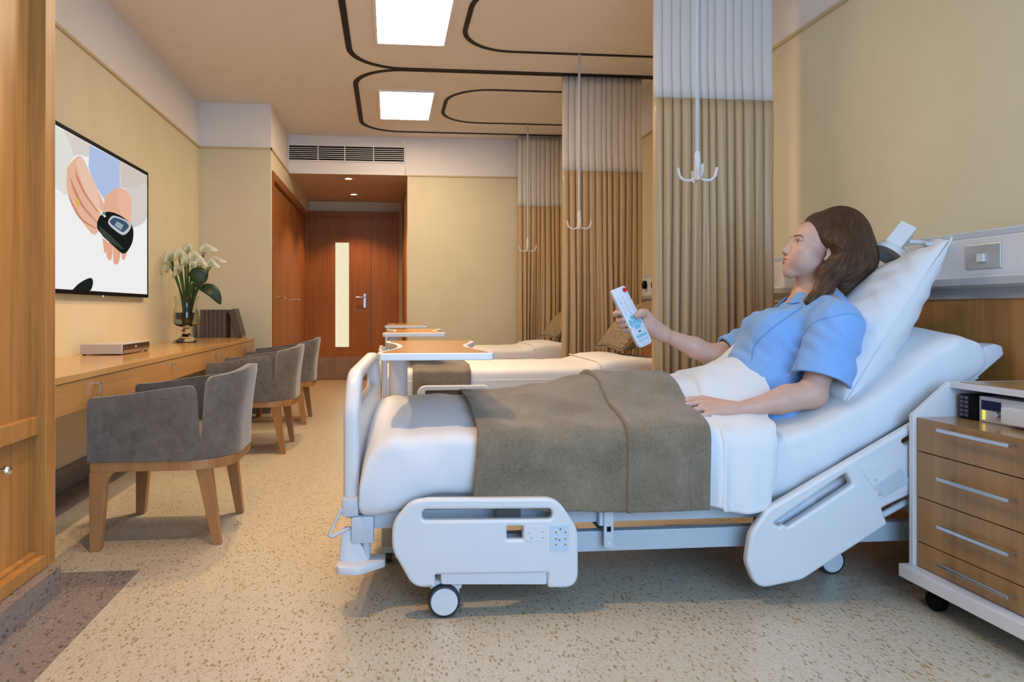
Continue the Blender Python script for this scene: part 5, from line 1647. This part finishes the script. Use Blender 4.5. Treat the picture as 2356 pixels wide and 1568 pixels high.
# ---- skeleton
NSH, NEL, NWR = A(1925, 752, 2.52), A(1866, 908, 2.475), A(1700, 943, 2.50)
FSH, FEL, FWR = A(1835, 742, 3.02), A(1645, 820, 3.02), A(1538, 773, 3.00)
PEL, CHE, NCK = A(1742, 915, 2.79), A(1850, 785, 2.79), A(1880, 692, 2.80)
sp = (NCK - PEL); sp /= np.linalg.norm(sp)
fn_ = V3(-sp[2], 0, sp[0]); fn_ /= np.linalg.norm(fn_)
TW = math.radians(15)
def rz(v): return V3(v[0] * math.cos(TW) + v[1] * math.sin(TW), -v[0] * math.sin(TW) + v[1] * math.cos(TW), v[2])
fn_ = rz(fn_); LAT = rz(V3(0, 1, 0))
TM = np.stack([fn_, LAT, np.cross(fn_, LAT)])
skin = []
# skull and face (millimetres in the head frame)
head = [E(-10, 0, 48, 92, 72, 74), E(34, 0, 34, 58, 62, 58, 14), E(44, 0, -18, 50, 55, 66, 18)]
for s in (1, -1):
    head += [E(56, 40 * s, -12, 27, 23, 22, 22), C((6, 46 * s, -50), (66, 16 * s, -82), 14, 14, 24), E(62, 24 * s, -38, 26, 22, 26, 18), E(46, 40 * s, -36, 34, 20, 34, 24)]
head += [E(77, 0, -84, 14, 17, 14, 18), E(70, 0, -52, 27, 30, 30, 18)]
head += [C((87, 0, 24), (103, 0, -14), 6.5, 7.5, 10), E(107, 0, -20, 9.5, 9, 8.5, 7)]
for s in (1, -1):
    head += [E(98, 12 * s, -25, 10, 7.5, 7.5, 6), C((84, 12 * s, 27), (72, 44 * s, 26), 8, 7, 12)]
lips_u = [C((97.5, 0, -45.5), (92, 14 * s, -47), 4.6, 3.4, 4) for s in (1, -1)] + [C((92, 13 * s, -47), (84, 22 * s, -46), 3.4, 1.4, 4) for s in (1, -1)]
lips_l = [C((95.5, 0, -57), (90, 13 * s, -55.5), 5.4, 4.0, 4) for s in (1, -1)] + [C((90, 13 * s, -55.5), (83, 21.5 * s, -47.5), 4.0, 1.4, 4) for s in (1, -1)]
ears = []
for s in (1, -1):
    ears += [E(-8, 73 * s, 6, 14, 5, 24, 5), E(-3, 72 * s, -22, 9, 5, 12, 6)]
eyes = [(73, 31.5 * s, 15) for s in (1, -1)]
RE = 12.5
def head_d(p):
    d = union(head, p)
    for e in eyes:                               # sockets
        s = Ell(hp(e[0] + 17, e[1] + (3 if e[1] > 0 else -3), e[2] + 1), (11 * HS, 16 * HS, 10 * HS), HM)(p)
        d = smax(d, -s, 12 * HS)
    q = (p - HC) @ HM.T / HS                     # in millimetres
    for e in eyes:                               # lids: a shell over the eyeball, open as a slit
        r = np.linalg.norm(q - np.array(e, np.float32), axis=1)
        lid = (r - (RE + 1.6))
        zz = q[:, 2] - e[2]; xx = q[:, 0] - e[0]; ll = np.abs(q[:, 1] - e[1])
        slit = np.maximum(np.maximum(zz - (5.8 - 0.034 * ll * ll), -zz - (3.6 - 0.024 * ll * ll)), -2.0 - xx)
        lid = np.maximum(lid, -slit)
        d = smin(d, lid * HS, 2.5 * HS)
        up = Cone(hp(e[0] + 10.5, e[1] - 9, e[2] + 6.0), hp(e[0] + 10.5, e[1] + 9, e[2] + 6.0), 2.2 * HS, 2.2 * HS)(p)
        d = smin(d, up, 2 * HS)
    d = smin(d, union(lips_u, p), 4 * HS)
    d = smin(d, union(lips_l, p), 4 * HS)
    mouth = np.stack([q[:, 0] - 94, q[:, 1], q[:, 2] + 51.0 - 0.008 * q[:, 1] ** 2], 1)
    mo = (np.linalg.norm(mouth / np.array([9, 18, 1.1], np.float32), axis=1) - 1) * 1.5
    d = smax(d, -mo * HS, 1.5 * HS)
    for s in (1, -1):
        n_ = Ell(hp(101, 6 * s, -30), (5 * HS, 3 * HS, 3 * HS), HM)(p)
        d = smax(d, -n_, 2 * HS)
    return smin(d, union(ears, p), 5 * HS)
neck = [Cone(hp(-20, 0, -40), NCK - fn_ * 0.01, 0.066, 0.074, 0.03), Cone(hp(6, 0, -66), NCK + fn_ * 0.03 - sp * 0.01, 0.045, 0.05, 0.04), Cone(NCK, CHE, 0.085, 0.15, 0.06)]
# torso
torso = [Ell(CHE + fn_ * 0.0, (0.150, 0.225, 0.21), TM, 0.05), Ell(A(1765, 858, 2.79), (0.152, 0.20, 0.18), TM, 0.06), Ell(PEL, (0.135, 0.205, 0.17), TM, 0.06)]
bust = [Ell(A(1778, 775, 2.79) + LAT * (s * 0.095), (0.098, 0.088, 0.095), TM, 0.05) for s in (-1, 1)]
shl = [Cone(NCK - fn_ * 0.01, NSH, 0.075, 0.078, 0.05), Cone(NCK - fn_ * 0.01, FSH, 0.075, 0.078, 0.05)]
def arm(sh, el, wr, r):
    m = el * 0.55 + wr * 0.45
    return [Cone(sh, el, r[0], r[1], 0.02), Cone(el, m, r[1] * 0.98, r[2], 0.025), Cone(m, wr, r[2], r[3], 0.02)]
arms = arm(NSH, NEL, NWR, (0.060, 0.044, 0.043, 0.029)) + arm(FSH, FEL, FWR, (0.062, 0.050, 0.044, 0.029))
arms.append(Cone(NEL + V3(0.02, 0, 0.0), NEL * 0.7 + NWR * 0.3 + V3(0, 0.005, 0.010), 0.034, 0.044, 0.03))
arms.append(Cone(NEL + V3(0.006, 0, 0.02), NEL + V3(0.016, 0, -0.012), 0.036, 0.026, 0.02))
def chain(pts, rad, k=0.006):
    return [Cone(a, b, r1, r2, k) for a, b, r1, r2 in zip(pts, pts[1:], rad, rad[1:])]
# near hand, palm down on the sheet
nh = []
W_ = NWR
mc = {'i': (1615, 917, 2.555), 'm': (1608, 925, 2.530), 'r': (1613, 938, 2.500), 'p': (1629, 951, 2.475)}
fg = {'i': [(1588, 918, 2.556), (1573, 927, 2.556), (1566, 937, 2.555)], 'm': [(1582, 930, 2.530), (1570, 941, 2.530), (1567, 950, 2.530)],
      'r': [(1587, 946, 2.500), (1576, 955, 2.500), (1572, 962, 2.500)], 'p': [(1606, 960, 2.474), (1592, 967, 2.474), (1584, 972, 2.473)]}
for n_ in 'imrp':
    m = A(*mc[n_])
    nh += [Cone(W_ * 0.85 + m * 0.15, m, 0.026, 0.0140 if n_ != 'p' else 0.0125, 0.012)]
    r0 = {'i': 0.0104, 'm': 0.0106, 'r': 0.0102, 'p': 0.0094}[n_]
    nh += chain([m] + [A(*q) for q in fg[n_]], [r0 * 1.08, r0, r0 * 0.92, r0 * 0.80], 0.0025)
nh += chain([A(1668, 934, 2.54), A(1640, 929, 2.590), A(1618, 930, 2.605), A(1604, 936, 2.61)], [0.020, 0.0165, 0.0140, 0.0115], 0.010)
# far hand round the remote control
RMc = at_y(1451, 729, 2.95)
up_ = (at_y(1421, 664, 2.975) - at_y(1486, 794, 2.925)).normalized()
nf = Vector((0.30, -0.93, 0.20)); nf = (nf - up_ * nf.dot(up_)).normalized()
sd_ = up_.cross(nf) * -1
if sd_.x < 0: sd_ = -sd_
RL, RW, RT = 0.272, 0.078, 0.024
def rm(x, y, z=0.0): return np.array(RMc + sd_ * x + up_ * y + nf * z, dtype=np.float32)     # across, along, out of the face
fh = []
palm = [rm(0.055, -0.055, -0.030), rm(0.045, -0.02, -0.034), rm(0.035, 0.012, -0.034)]
kn = [rm(0.030, 0.030, -0.036), rm(0.028, 0.004, -0.038), rm(0.028, -0.022, -0.037), rm(0.032, -0.046, -0.034)]
for i, m in enumerate(kn):
    fh += [Cone(FWR * 0.88 + m * 0.12, m, 0.026, 0.0175, 0.018)]
tips = [(0.036, 0.0), (0.004, 0.0), (-0.020, 0.001), (-0.044, 0.002)]
for i, (ty_, tz_) in enumerate(tips):
    r0 = (0.0125, 0.0128, 0.0122, 0.011)[i]
    out = (-0.052, -0.053, -0.051, -0.046)[i]
    fh += chain([kn[i], rm(-0.020, ty_ + 0.008, -0.032), rm(out, ty_ + 0.002, -0.018), rm(out + 0.006, ty_ - 0.002, 0.006)], [r0 * 1.1, r0, r0 * 0.95, r0 * 0.82], 0.004)
fh += chain([FWR * 0.55 + rm(0.07, -0.02, 0.0) * 0.45, rm(0.072, -0.012, 0.004), rm(0.045, -0.004, 0.022), rm(0.010, -0.008, 0.024)], [0.026, 0.0195, 0.0150, 0.0115], 0.012)
fh += [Cone(FWR * 0.7 + rm(0.06, -0.06, -0.012) * 0.3, rm(0.058, -0.052, -0.012), 0.026, 0.022, 0.02)]
# legs under the covers
legs = []
for s in (-1, 1):
    hip = PEL + V3(-0.05, s * 0.085, -0.02)
    legs += [Cone(hip, V3(0.92, 2.80 + s * 0.07, 0.668), 0.080, 0.050, 0.03), Cone(V3(0.92, 2.80 + s * 0.07, 0.668), V3(0.64, 2.80 + s * 0.06, 0.655), 0.048, 0.026, 0.03)]
body_prims = neck + torso + bust + shl + arms + legs
hands = nh + fh
hb_lo, hb_hi = HC - 0.24, HC + 0.24
def body_d(p, cull=True):
    d = union(body_prims, p, cull)
    d = smin(d, union(hands, p, cull), 0.006)
    c = p.mean(0)
    if not cull or np.linalg.norm(c - HC) < 0.36:
        d = smin(d, head_d(p), 0.02)
    return d
woman = thing('person', 'woman in a light blue shirt sitting up in bed, holding a remote control', 'person', tuple(float(x) for x in PEL))
def skin_mat():
    m, nt, p = _new('skin')
    vec = _coords(nt, (1, 1, 1))
    f = _noise(nt, vec, 14, 4, 0.6)
    base = _ramp(nt, f, [(0.3, (0.59, 0.345, 0.265)), (0.7, (0.65, 0.395, 0.31))])
    at = nt.nodes.new('ShaderNodeAttribute'); at.attribute_name = 'lip'
    mx = nt.nodes.new('ShaderNodeMixRGB'); nt.links.new(at.outputs['Fac'], mx.inputs[0])
    nt.links.new(base, mx.inputs[1]); mx.inputs[2].default_value = (0.46, 0.11, 0.11, 1)
    nt.links.new(mx.outputs[0], p.inputs['Base Color'])
    p.inputs['Roughness'].default_value = 0.48
    p.inputs['Subsurface Weight'].default_value = 0.0
    p.inputs['Subsurface Radius'].default_value = (0.02, 0.008, 0.004)
    p.inputs['Subsurface Scale'].default_value = 0.5
    _bump(nt, p, _noise(nt, vec, 180, 3), 0.04, 0.003)
    return m
pos, qd = surfnet(body_d, (0.40, 2.38, 0.50), (2.15, 3.16, 1.40), 0.0034)
pos = relax(pos, qd, 1, 0.4)
body = npmesh('body', pos, qd, skin_mat(), woman)
q = (pos - HC) @ HM.T / HS
near = (np.abs(q[:, 0] - 92) < 18) & (np.abs(q[:, 1]) < 27) & (np.abs(q[:, 2] + 51) < 16)
lip = np.zeros(len(pos)); pl = pos[near].astype(np.float32)
if len(pl):
    dl = np.minimum(union(lips_u, pl, False), union(lips_l, pl, False)) / HS
    lip[near] = np.clip(1 - (dl - 0.9) / 1.3, 0, 1)
vattr(body, 'lip', lip)
# eyes
M_eye = plain('eye_white', (0.70, 0.68, 0.66), 0.15)
M_iris = plain('iris_brown', (0.10, 0.05, 0.025), 0.15)
M_pup = plain('pupil', (0.005, 0.005, 0.005), 0.1)
gz = V3(0.985, 0.0, 0.02)
for e in eyes:
    c = hp(*e)
    g = (HF * 0.99 + HU * 0.02 - HL * 0.02); g /= np.linalg.norm(g)
    ey = MB().ball(tuple(c), RE * HS, 20, 14).build('eye', M_eye, woman, smooth=True)
    z = Vector(g); x = z.orthogonal().normalized(); y = z.cross(x)
    Mx = Matrix(((x.x, y.x, z.x, c[0]), (x.y, y.y, z.y, c[1]), (x.z, y.z, z.z, c[2]), (0, 0, 0, 1)))
    R_ = RE * HS
    MB().lathe([(0.0, R_ * 1.012), (R_ * 0.26, R_ * 0.98), (R_ * 0.5, R_ * 0.88)], (0, 0, 0), 20, M=Mx).build('iris', M_iris, ey, smooth=True)
    MB().lathe([(0.0, R_ * 1.022), (R_ * 0.2, R_ * 1.0)], (0, 0, 0), 16, M=Mx).build('pupil', M_pup, ey)
M_brow = plain('brow_hair', (0.13, 0.07, 0.042), 0.8)
def proj(fn, p, d, n=40):                     # march from p along d to the surface
    p = np.array(p, np.float32); d = np.array(d, np.float32); d /= np.linalg.norm(d)
    for _ in range(n):
        s = float(fn(p[None, :].repeat(1, 0), False)[0])
        p = p + d * max(min(s, 0.03), -0.01) * 0.8
        if abs(s) < 1e-4: break
    return p
for s in (1, -1):
    pts = []
    for l, z in ((11, 30), (20, 33), (31, 35), (42, 32.5), (50, 27.5)):
        pts.append(proj(body_d, hp(125, l * s, z), -HF))
    pts = [Vector(p_.tolist()) + Vector((HF * 0.0003).tolist()) for p_ in pts]
    MB().tube(crom(pts, 4), [0.0010 + 0.0016 * math.sin(PI * min(1, 0.25 + 0.75 * i / 16)) for i in range(17)], 8).build('eyebrow', M_brow, woman, smooth=True)
    # lash line
    pts = []
    for l, z in ((-9.5, 2.0), (-5, 4.6), (0, 5.4), (6, 4.3), (11.5, 0.9)):
        r2 = max(0, (RE + 2.0) ** 2 - l * l - z * z) ** 0.5
        pts.append(Vector(hp(73 + r2, 31.5 * s + l * s, 15 + z).tolist()))
    MB().tube(crom(pts, 3), 0.0011, 6).build('lashes', M_brow, woman, smooth=True)

# ---- hair
HA = lambda u, v, Y: A(u, v, Y)
RX_ = np.stack([V3(0.85, -0.53, 0), V3(0.53, 0.85, 0), V3(0, 0, 1)])
hair_p = [Ell(HA(1931, 560, 2.79), (0.126, 0.118, 0.156), RX_, 0.03), Ell(HA(1956, 598, 2.79), (0.100, 0.112, 0.095), RX_, 0.05), E(-10, 0, 50, 102, 82, 90, 20),
          Cone(HA(1985, 605, 2.84), HA(2010, 628, 2.84), 0.050, 0.022, 0.05), Cone(HA(1955, 610, 2.72), HA(1942, 655, 2.72), 0.085, 0.050, 0.05),
          Cone(HA(1925, 560, 2.675), HA(1917, 615, 2.665), 0.052, 0.050, 0.04), Cone(HA(1917, 615, 2.665), HA(1896, 662, 2.665), 0.048, 0.034, 0.03),
          Cone(HA(1896, 662, 2.665), HA(1860, 694, 2.65), 0.034, 0.018, 0.02),
          Cone(HA(1872, 615, 2.90), HA(1858, 655, 2.86), 0.040, 0.024, 0.03), 
          Cone(HA(1940, 650, 2.80), HA(1925, 680, 2.80), 0.06, 0.04, 0.04)]
def hair_d(p, cull=True):
    d = union(hair_p, p, cull)
    q = (p - HC) @ HM.T / HS
    z = q[:, 2]
    hb = np.interp(z, [-160, -60, -25, -2, 10, 26, 45, 70, 92, 110, 140], [60, 34, 2, -6, 4, 30, 46, 58, 70, 82, 92])
    hb = hb - 0.0016 * np.maximum(np.abs(q[:, 1]) - 20, 0) ** 2 * 0.6 + np.where(q[:, 1] < 0, 6, 0) * 0
    cut = (q[:, 0] - hb) * 0.75 * HS
    # strands that lie on the chest are in front of the cut
    lower = 1.0 - np.clip((z + 95) / 30.0, 0, 1)
    return smax(d, cut - lower * 0.15, 0.020)
def hair_mat():
    m, nt, p = _new('brown_hair')
    a1 = nt.nodes.new('ShaderNodeAttribute'); a1.attribute_name = 'strand'
    a2 = nt.nodes.new('ShaderNodeAttribute'); a2.attribute_name = 'along'
    cb = nt.nodes.new('ShaderNodeCombineXYZ')
    m1 = nt.nodes.new('ShaderNodeMath'); m1.operation = 'MULTIPLY'; nt.links.new(a1.outputs['Fac'], m1.inputs[0]); m1.inputs[1].default_value = 34.0
    m2 = nt.nodes.new('ShaderNodeMath'); m2.operation = 'MULTIPLY'; nt.links.new(a2.outputs['Fac'], m2.inputs[0]); m2.inputs[1].default_value = 4.0
    nt.links.new(m1.outputs[0], cb.inputs[0]); nt.links.new(m2.outputs[0], cb.inputs[1])
    n1 = _noise(nt, cb.outputs[0], 1.0, 6, 0.7)
    nt.links.new(_ramp(nt, n1, [(0.30, (0.020, 0.0075, 0.003)), (0.5, (0.072, 0.028, 0.011)), (0.70, (0.185, 0.077, 0.030))]), p.inputs['Base Color'])
    p.inputs['Roughness'].default_value = 0.42
    p.inputs['Specular IOR Level'].default_value = 0.4
    _bump(nt, p, n1, 0.9, 0.006)
    return m
pos, qd = surfnet(hair_d, HC - np.array([0.22, 0.2, 0.30]), HC + np.array([0.25, 0.2, 0.2]), 0.0036)
pos = relax(pos, qd, 2, 0.5)
def hair_coords(pos):
    c = HC + HF * (-5 * HS) + HU * (60 * HS)
    q = (pos - c)
    ax = HU * 0.9 - HF * 0.25; ax /= np.linalg.norm(ax)
    e1 = HF - ax * (HF @ ax); e1 /= np.linalg.norm(e1); e2 = np.cross(ax, e1)
    ph = np.arctan2(q @ e2, q @ e1)
    return ph, (q @ ax) / 0.2
ph, al = hair_coords(pos)
# ridges of the locks, following the fall of the hair
nv = np.zeros_like(pos)
tri = pos[qd]
fnv = np.cross(tri[:, 2] - tri[:, 0], tri[:, 3] - tri[:, 1])
for k in range(4):
    for j in range(3): nv[:, j] += np.bincount(qd[:, k], weights=fnv[:, j], minlength=len(pos))
nv /= np.maximum(np.linalg.norm(nv, axis=1, keepdims=True), 1e-9)
out_s = np.sign(np.mean(np.sum(nv * (pos - pos.mean(0)), 1)))
rid = np.sin(ph * 23 + 1.5 * np.sin(al * 2.0 + ph * 3)) * 0.6 + np.sin(ph * 51 + 2.0 * np.sin(al * 3.1)) * 0.4
fade = np.clip(1.15 - al * 0.9, 0.15, 1.0)
qh = (pos - HC) @ HM.T / HS
fade = fade * np.clip((np.interp(qh[:, 2], [-160, -60, -25, -2, 10, 26, 45, 70, 92, 110, 140], [200, 200, 40, -2, 8, 28, 44, 56, 68, 80, 90]) - qh[:, 0]) / 28.0, 0.12, 1)
pos2 = pos + nv * out_s * (rid * 0.0030 * fade)[:, None]
hair = npmesh('hair', pos2, qd, hair_mat(), woman)
vattr(hair, 'strand', ph); vattr(hair, 'along', al)

# ---- light blue shirt with short sleeves
M_shirt = fabric('light_blue_cotton', (0.20, 0.395, 0.76), (0.26, 0.46, 0.84), 200, 0.16, 0.9, 0.2, 9.0)
sh_p = [Ell(CHE, (0.162, 0.238, 0.222), TM, 0.05), Ell(A(1765, 858, 2.79), (0.166, 0.214, 0.19), TM, 0.06), Ell(PEL, (0.150, 0.222, 0.18), TM, 0.06)]
sh_p += [Ell(A(1777, 774, 2.79) + LAT * (s * 0.095), (0.112, 0.098, 0.105), TM, 0.06) for s in (-1, 1)]
sh_p += [Ell(A(1785, 945, 2.60), (0.085, 0.10, 0.10), TM, 0.05)]
sh_p += [Cone(NCK - fn_ * 0.012 - sp * 0.012, NSH, 0.078, 0.088, 0.05), Cone(NCK - fn_ * 0.012 - sp * 0.012, FSH, 0.078, 0.088, 0.05)]
hemN = A(1888, 876, 2.485); dN = (hemN - NSH); dN /= np.linalg.norm(dN)
hemF = A(1672, 810, 3.01); dF = (hemF - FSH); dF /= np.linalg.norm(dF)
slv = [Cone(NSH, hemN + dN * 0.05, 0.092, 0.106, 0.04), Cone(FSH, hemF + dF * 0.05, 0.085, 0.072, 0.04)]
def wrk(p):
    a = p @ (sp * 0.8 + V3(0.1, 0.5, 0)); b = p @ V3(0.6, -0.7, 0.5); c = p @ V3(-0.5, 0.2, 0.9)
    return 0.0075 * np.sin(a * 46 + 2.2 * np.sin(b * 19)) * (0.5 + 0.5 * np.sin(c * 13 + b * 7)) + 0.003 * np.sin(b * 85 + 3 * np.sin(a * 23))
def shirt_d(p, cull=True):
    hemk = np.minimum(np.abs((p - hemN) @ dN), np.abs((p - hemF) @ dF))
    w_ = wrk(p) * np.clip(hemk / 0.04 - 0.25, 0, 1)
    d = union(sh_p, p, cull) + w_
    for cone, hem, dr, sh, inner in ((slv[0], hemN, dN, NSH, 0.012), (slv[1], hemF, dF, FSH, 0.012)):
        c0 = cone(p) + w_
        s = c0
        t = (p - hem) @ dr
        s = np.maximum(s, t)
        # hollow: the sleeve is open below
        s = np.maximum(s, -np.maximum(c0 + 0.014, -(t + 0.05)))
        d = smin(d, s, 0.028)
    # V neck opening
    nk = Cone(NCK - sp * 0.02 - fn_ * 0.01, NCK + sp * 0.2 - fn_ * 0.01, 0.074, 0.09)(p)
    vn = Cone(NCK + fn_ * 0.09 - sp * 0.035, NCK + fn_ * 0.13 + sp * 0.10, 0.030, 0.08)(p)
    d = smax(d, -smin(nk, vn, 0.03), 0.012)
    return d
pos, qd = surfnet(shirt_d, (1.20, 2.34, 0.55), (2.10, 3.22, 1.10), 0.0045)
pos = relax(pos, qd, 1, 0.4)
shirt = npmesh('shirt', pos, qd, M_shirt, woman)
# collar: a folded band round the neck, open at the front
cc = NCK - sp * 0.036 - fn_ * 0.014
ca = sp * 0.93 + fn_ * 0.26; ca /= np.linalg.norm(ca)
c1 = fn_ - ca * (fn_ @ ca); c1 /= np.linalg.norm(c1); c2_ = np.cross(ca, c1)
def collar_fn(s, t):
    a = lerp(0.62, 2 * PI - 0.62, s)
    front = math.cos(a)
    drop = 0.055 + 0.035 * max(0, front) ** 2
    r = 0.084 + 0.012 * abs(math.sin(a))
    if t < 0.4:
        q = t / 0.4; hh = lerp(0.0, 0.048 - 0.02 * max(0, front), q); rr = r
    else:
        q = (t - 0.4) / 0.6; hh = lerp(0.050 - 0.02 * max(0, front), 0.050 - drop, q); rr = r + 0.008 + 0.030 * q + 0.012 * q * max(0, front)
    p = cc + ca * hh + (c1 * math.cos(a) + c2_ * math.sin(a)) * rr + c1 * (0.035 * max(0, front))
    return tuple(float(x) for x in p)
MB().grid(collar_fn, 49, 15).build('collar', M_shirt, shirt, smooth=70, solid=0.004)
# front placket and seams on the cloth
M_seam = plain('shirt_seam', (0.13, 0.29, 0.62), 0.9)
def ray(fn, u, v, y0=2.2):
    p0 = np.array(at_y(u, v, y0)); o = np.array((0, 0, CAM_H)); d = p0 - o
    return proj(fn, p0, d, 60)
def seam(name, pxs, r, m, parent):
    pp = crom([Vector((u, v, 0)) for u, v in pxs], 6)
    pts = [Vector(ray(shirt_d, q.x, q.y).tolist()) for q in pp]
    pts = [p for i, p in enumerate(pts) if i == 0 or (p - pts[i - 1]).length < 0.08]
    MB().tube(pts, r, 6).build(name, m, parent, smooth=True)
seam('placket', [(1846, 706), (1815, 727), (1780, 752), (1748, 780), (1734, 802), (1730, 828)], 0.0024, M_seam, shirt)
seam('sleeve_seam', [(1976, 729), (1956, 721), (1915, 728), (1873, 742), (1848, 772), (1836, 810), (1832, 850)], 0.0016, M_seam, shirt)

# ================================================================ REMOTE CONTROL
rem = thing('remote_control', 'pale remote control with blue keys held up in the hand', 'remote control', tuple(RMc))
Mr = Matrix(((sd_.x, up_.x, nf.x, RMc.x), (sd_.y, up_.y, nf.y, RMc.y), (sd_.z, up_.z, nf.z, RMc.z), (0, 0, 0, 1)))
b = MB()
oc = round_poly([(-RW / 2, -RL / 2, 0.022), (RW / 2, -RL / 2, 0.022), (RW / 2 + 0.001, RL / 2, 0.014), (-RW / 2 - 0.001, RL / 2, 0.014)], 8)
nO = len(oc); lev = [(-RT / 2, 0.84), (-RT / 2 + 0.004, 0.95), (-RT / 2 + 0.012, 1.0), (RT / 2 - 0.005, 1.0), (RT / 2 - 0.0015, 0.975), (RT / 2, 0.94)]
vs = []
for z, k in lev:
    for x, y in oc: vs.append(Mr @ Vector((x - math.copysign((1 - k) * RW / 2, x), y - math.copysign((1 - k) * RW / 2, y), z)))
fs = [(l * nO + i, l * nO + (i + 1) % nO, (l + 1) * nO + (i + 1) % nO, (l + 1) * nO + i) for l in range(len(lev) - 1) for i in range(nO)]
fs += [tuple(range(nO)), tuple(range((len(lev) - 1) * nO, len(lev) * nO))]
b.add(vs, fs).build('case', plain('remote_pale_plastic', (0.70, 0.74, 0.84), 0.3), rem, smooth=50)
def pad(name, poly, m, parent, h=0.003, bevel=0.0008):
    vs = [Mr @ Vector((x, y, RT / 2 - 0.0008)) for x, y in poly] + [Mr @ Vector((x, y, RT / 2 + h)) for x, y in poly]
    n = len(poly)
    return MB().add(vs, [tuple(range(n)), tuple(range(n, 2 * n))] + [(i, (i + 1) % n, n + (i + 1) % n, n + i) for i in range(n)]).build(name, m, parent, bevel=bevel)
def circ(x, y, r, n=18): return [(x + r * math.cos(2 * PI * i / n), y + r * math.sin(2 * PI * i / n)) for i in range(n)]
def sect(r0, r1, a0, a1, cx, cy, sx=1.0, n=8):
    return [(cx + sx * r1 * math.cos(lerp(a0, a1, i / n)), cy + r1 * math.sin(lerp(a0, a1, i / n))) for i in range(n + 1)] + [(cx + sx * r0 * math.cos(lerp(a1, a0, i / n)), cy + r0 * math.sin(lerp(a1, a0, i / n))) for i in range(n + 1)]
M_rb = plain('remote_red', (0.60, 0.02, 0.03), 0.35)
M_bb = plain('remote_blue', (0.16, 0.50, 0.66), 0.4)
M_wb = plain('remote_key_white', (0.72, 0.75, 0.84), 0.4)
M_ink = plain('remote_ink', (0.10, 0.10, 0.14), 0.6)
pad('power_button', circ(0.026, 0.116, 0.0105), M_rb, rem)
k_ = 0
for r in range(5):
    for c2 in range(3):
        x, y = -0.024 + c2 * 0.024, 0.088 - r * 0.0185
        bt = pad('key', circ(x, y, 0.0072, 12), M_wb, rem, 0.0022)
        rr = random.Random(r * 3 + c2)
        mk = MB()
        for _ in range(2):
            dx, dy = rr.uniform(-0.003, 0.002), rr.uniform(-0.003, 0.002); ww, hh = rr.choice([(0.0035, 0.001), (0.001, 0.004), (0.003, 0.003)])
            z = RT / 2 + 0.0024
            mk.add([Mr @ Vector((x + dx + a, y + dy + c3, z)) for a, c3 in ((0, 0), (ww, 0), (ww, hh), (0, hh))], [(0, 1, 2, 3)])
        mk.build('key_print', M_ink, bt)
cy_ = -0.026
for a in range(4):
    am = PI / 2 * a
    pad('arrow_key', sect(0.0135, 0.031, am - 0.62, am + 0.62, 0, cy_), M_bb, rem)
pad('select_key', round_poly([(-0.008, cy_ - 0.008, 0.003), (0.008, cy_ - 0.008, 0.003), (0.008, cy_ + 0.008, 0.003), (-0.008, cy_ + 0.008, 0.003)], 4), M_bb, rem)
for i in range(3):
    x = -0.020 + i * 0.020
    pad('small_key', round_poly([(x - 0.006, -0.074, 0.002), (x + 0.006, -0.074, 0.002), (x + 0.006, -0.066, 0.002), (x - 0.006, -0.066, 0.002)], 3), (M_ink if i == 1 else M_wb), rem, 0.002)
for i in range(4):
    x = -0.021 + i * 0.014
    pad('blue_key', round_poly([(x - 0.0055, -0.094, 0.002), (x + 0.0055, -0.094, 0.002), (x + 0.0055, -0.083, 0.002), (x - 0.0055, -0.083, 0.002)], 3), M_bb, rem, 0.002)
for i in range(5):
    x = -0.022 + i * 0.011
    pad('bottom_key', round_poly([(x - 0.004, -0.112, 0.0015), (x + 0.004, -0.112, 0.0015), (x + 0.004, -0.104, 0.0015), (x - 0.004, -0.104, 0.0015)], 3), plain('remote_pale_blue', (0.36, 0.55, 0.74), 0.4), rem, 0.0016)
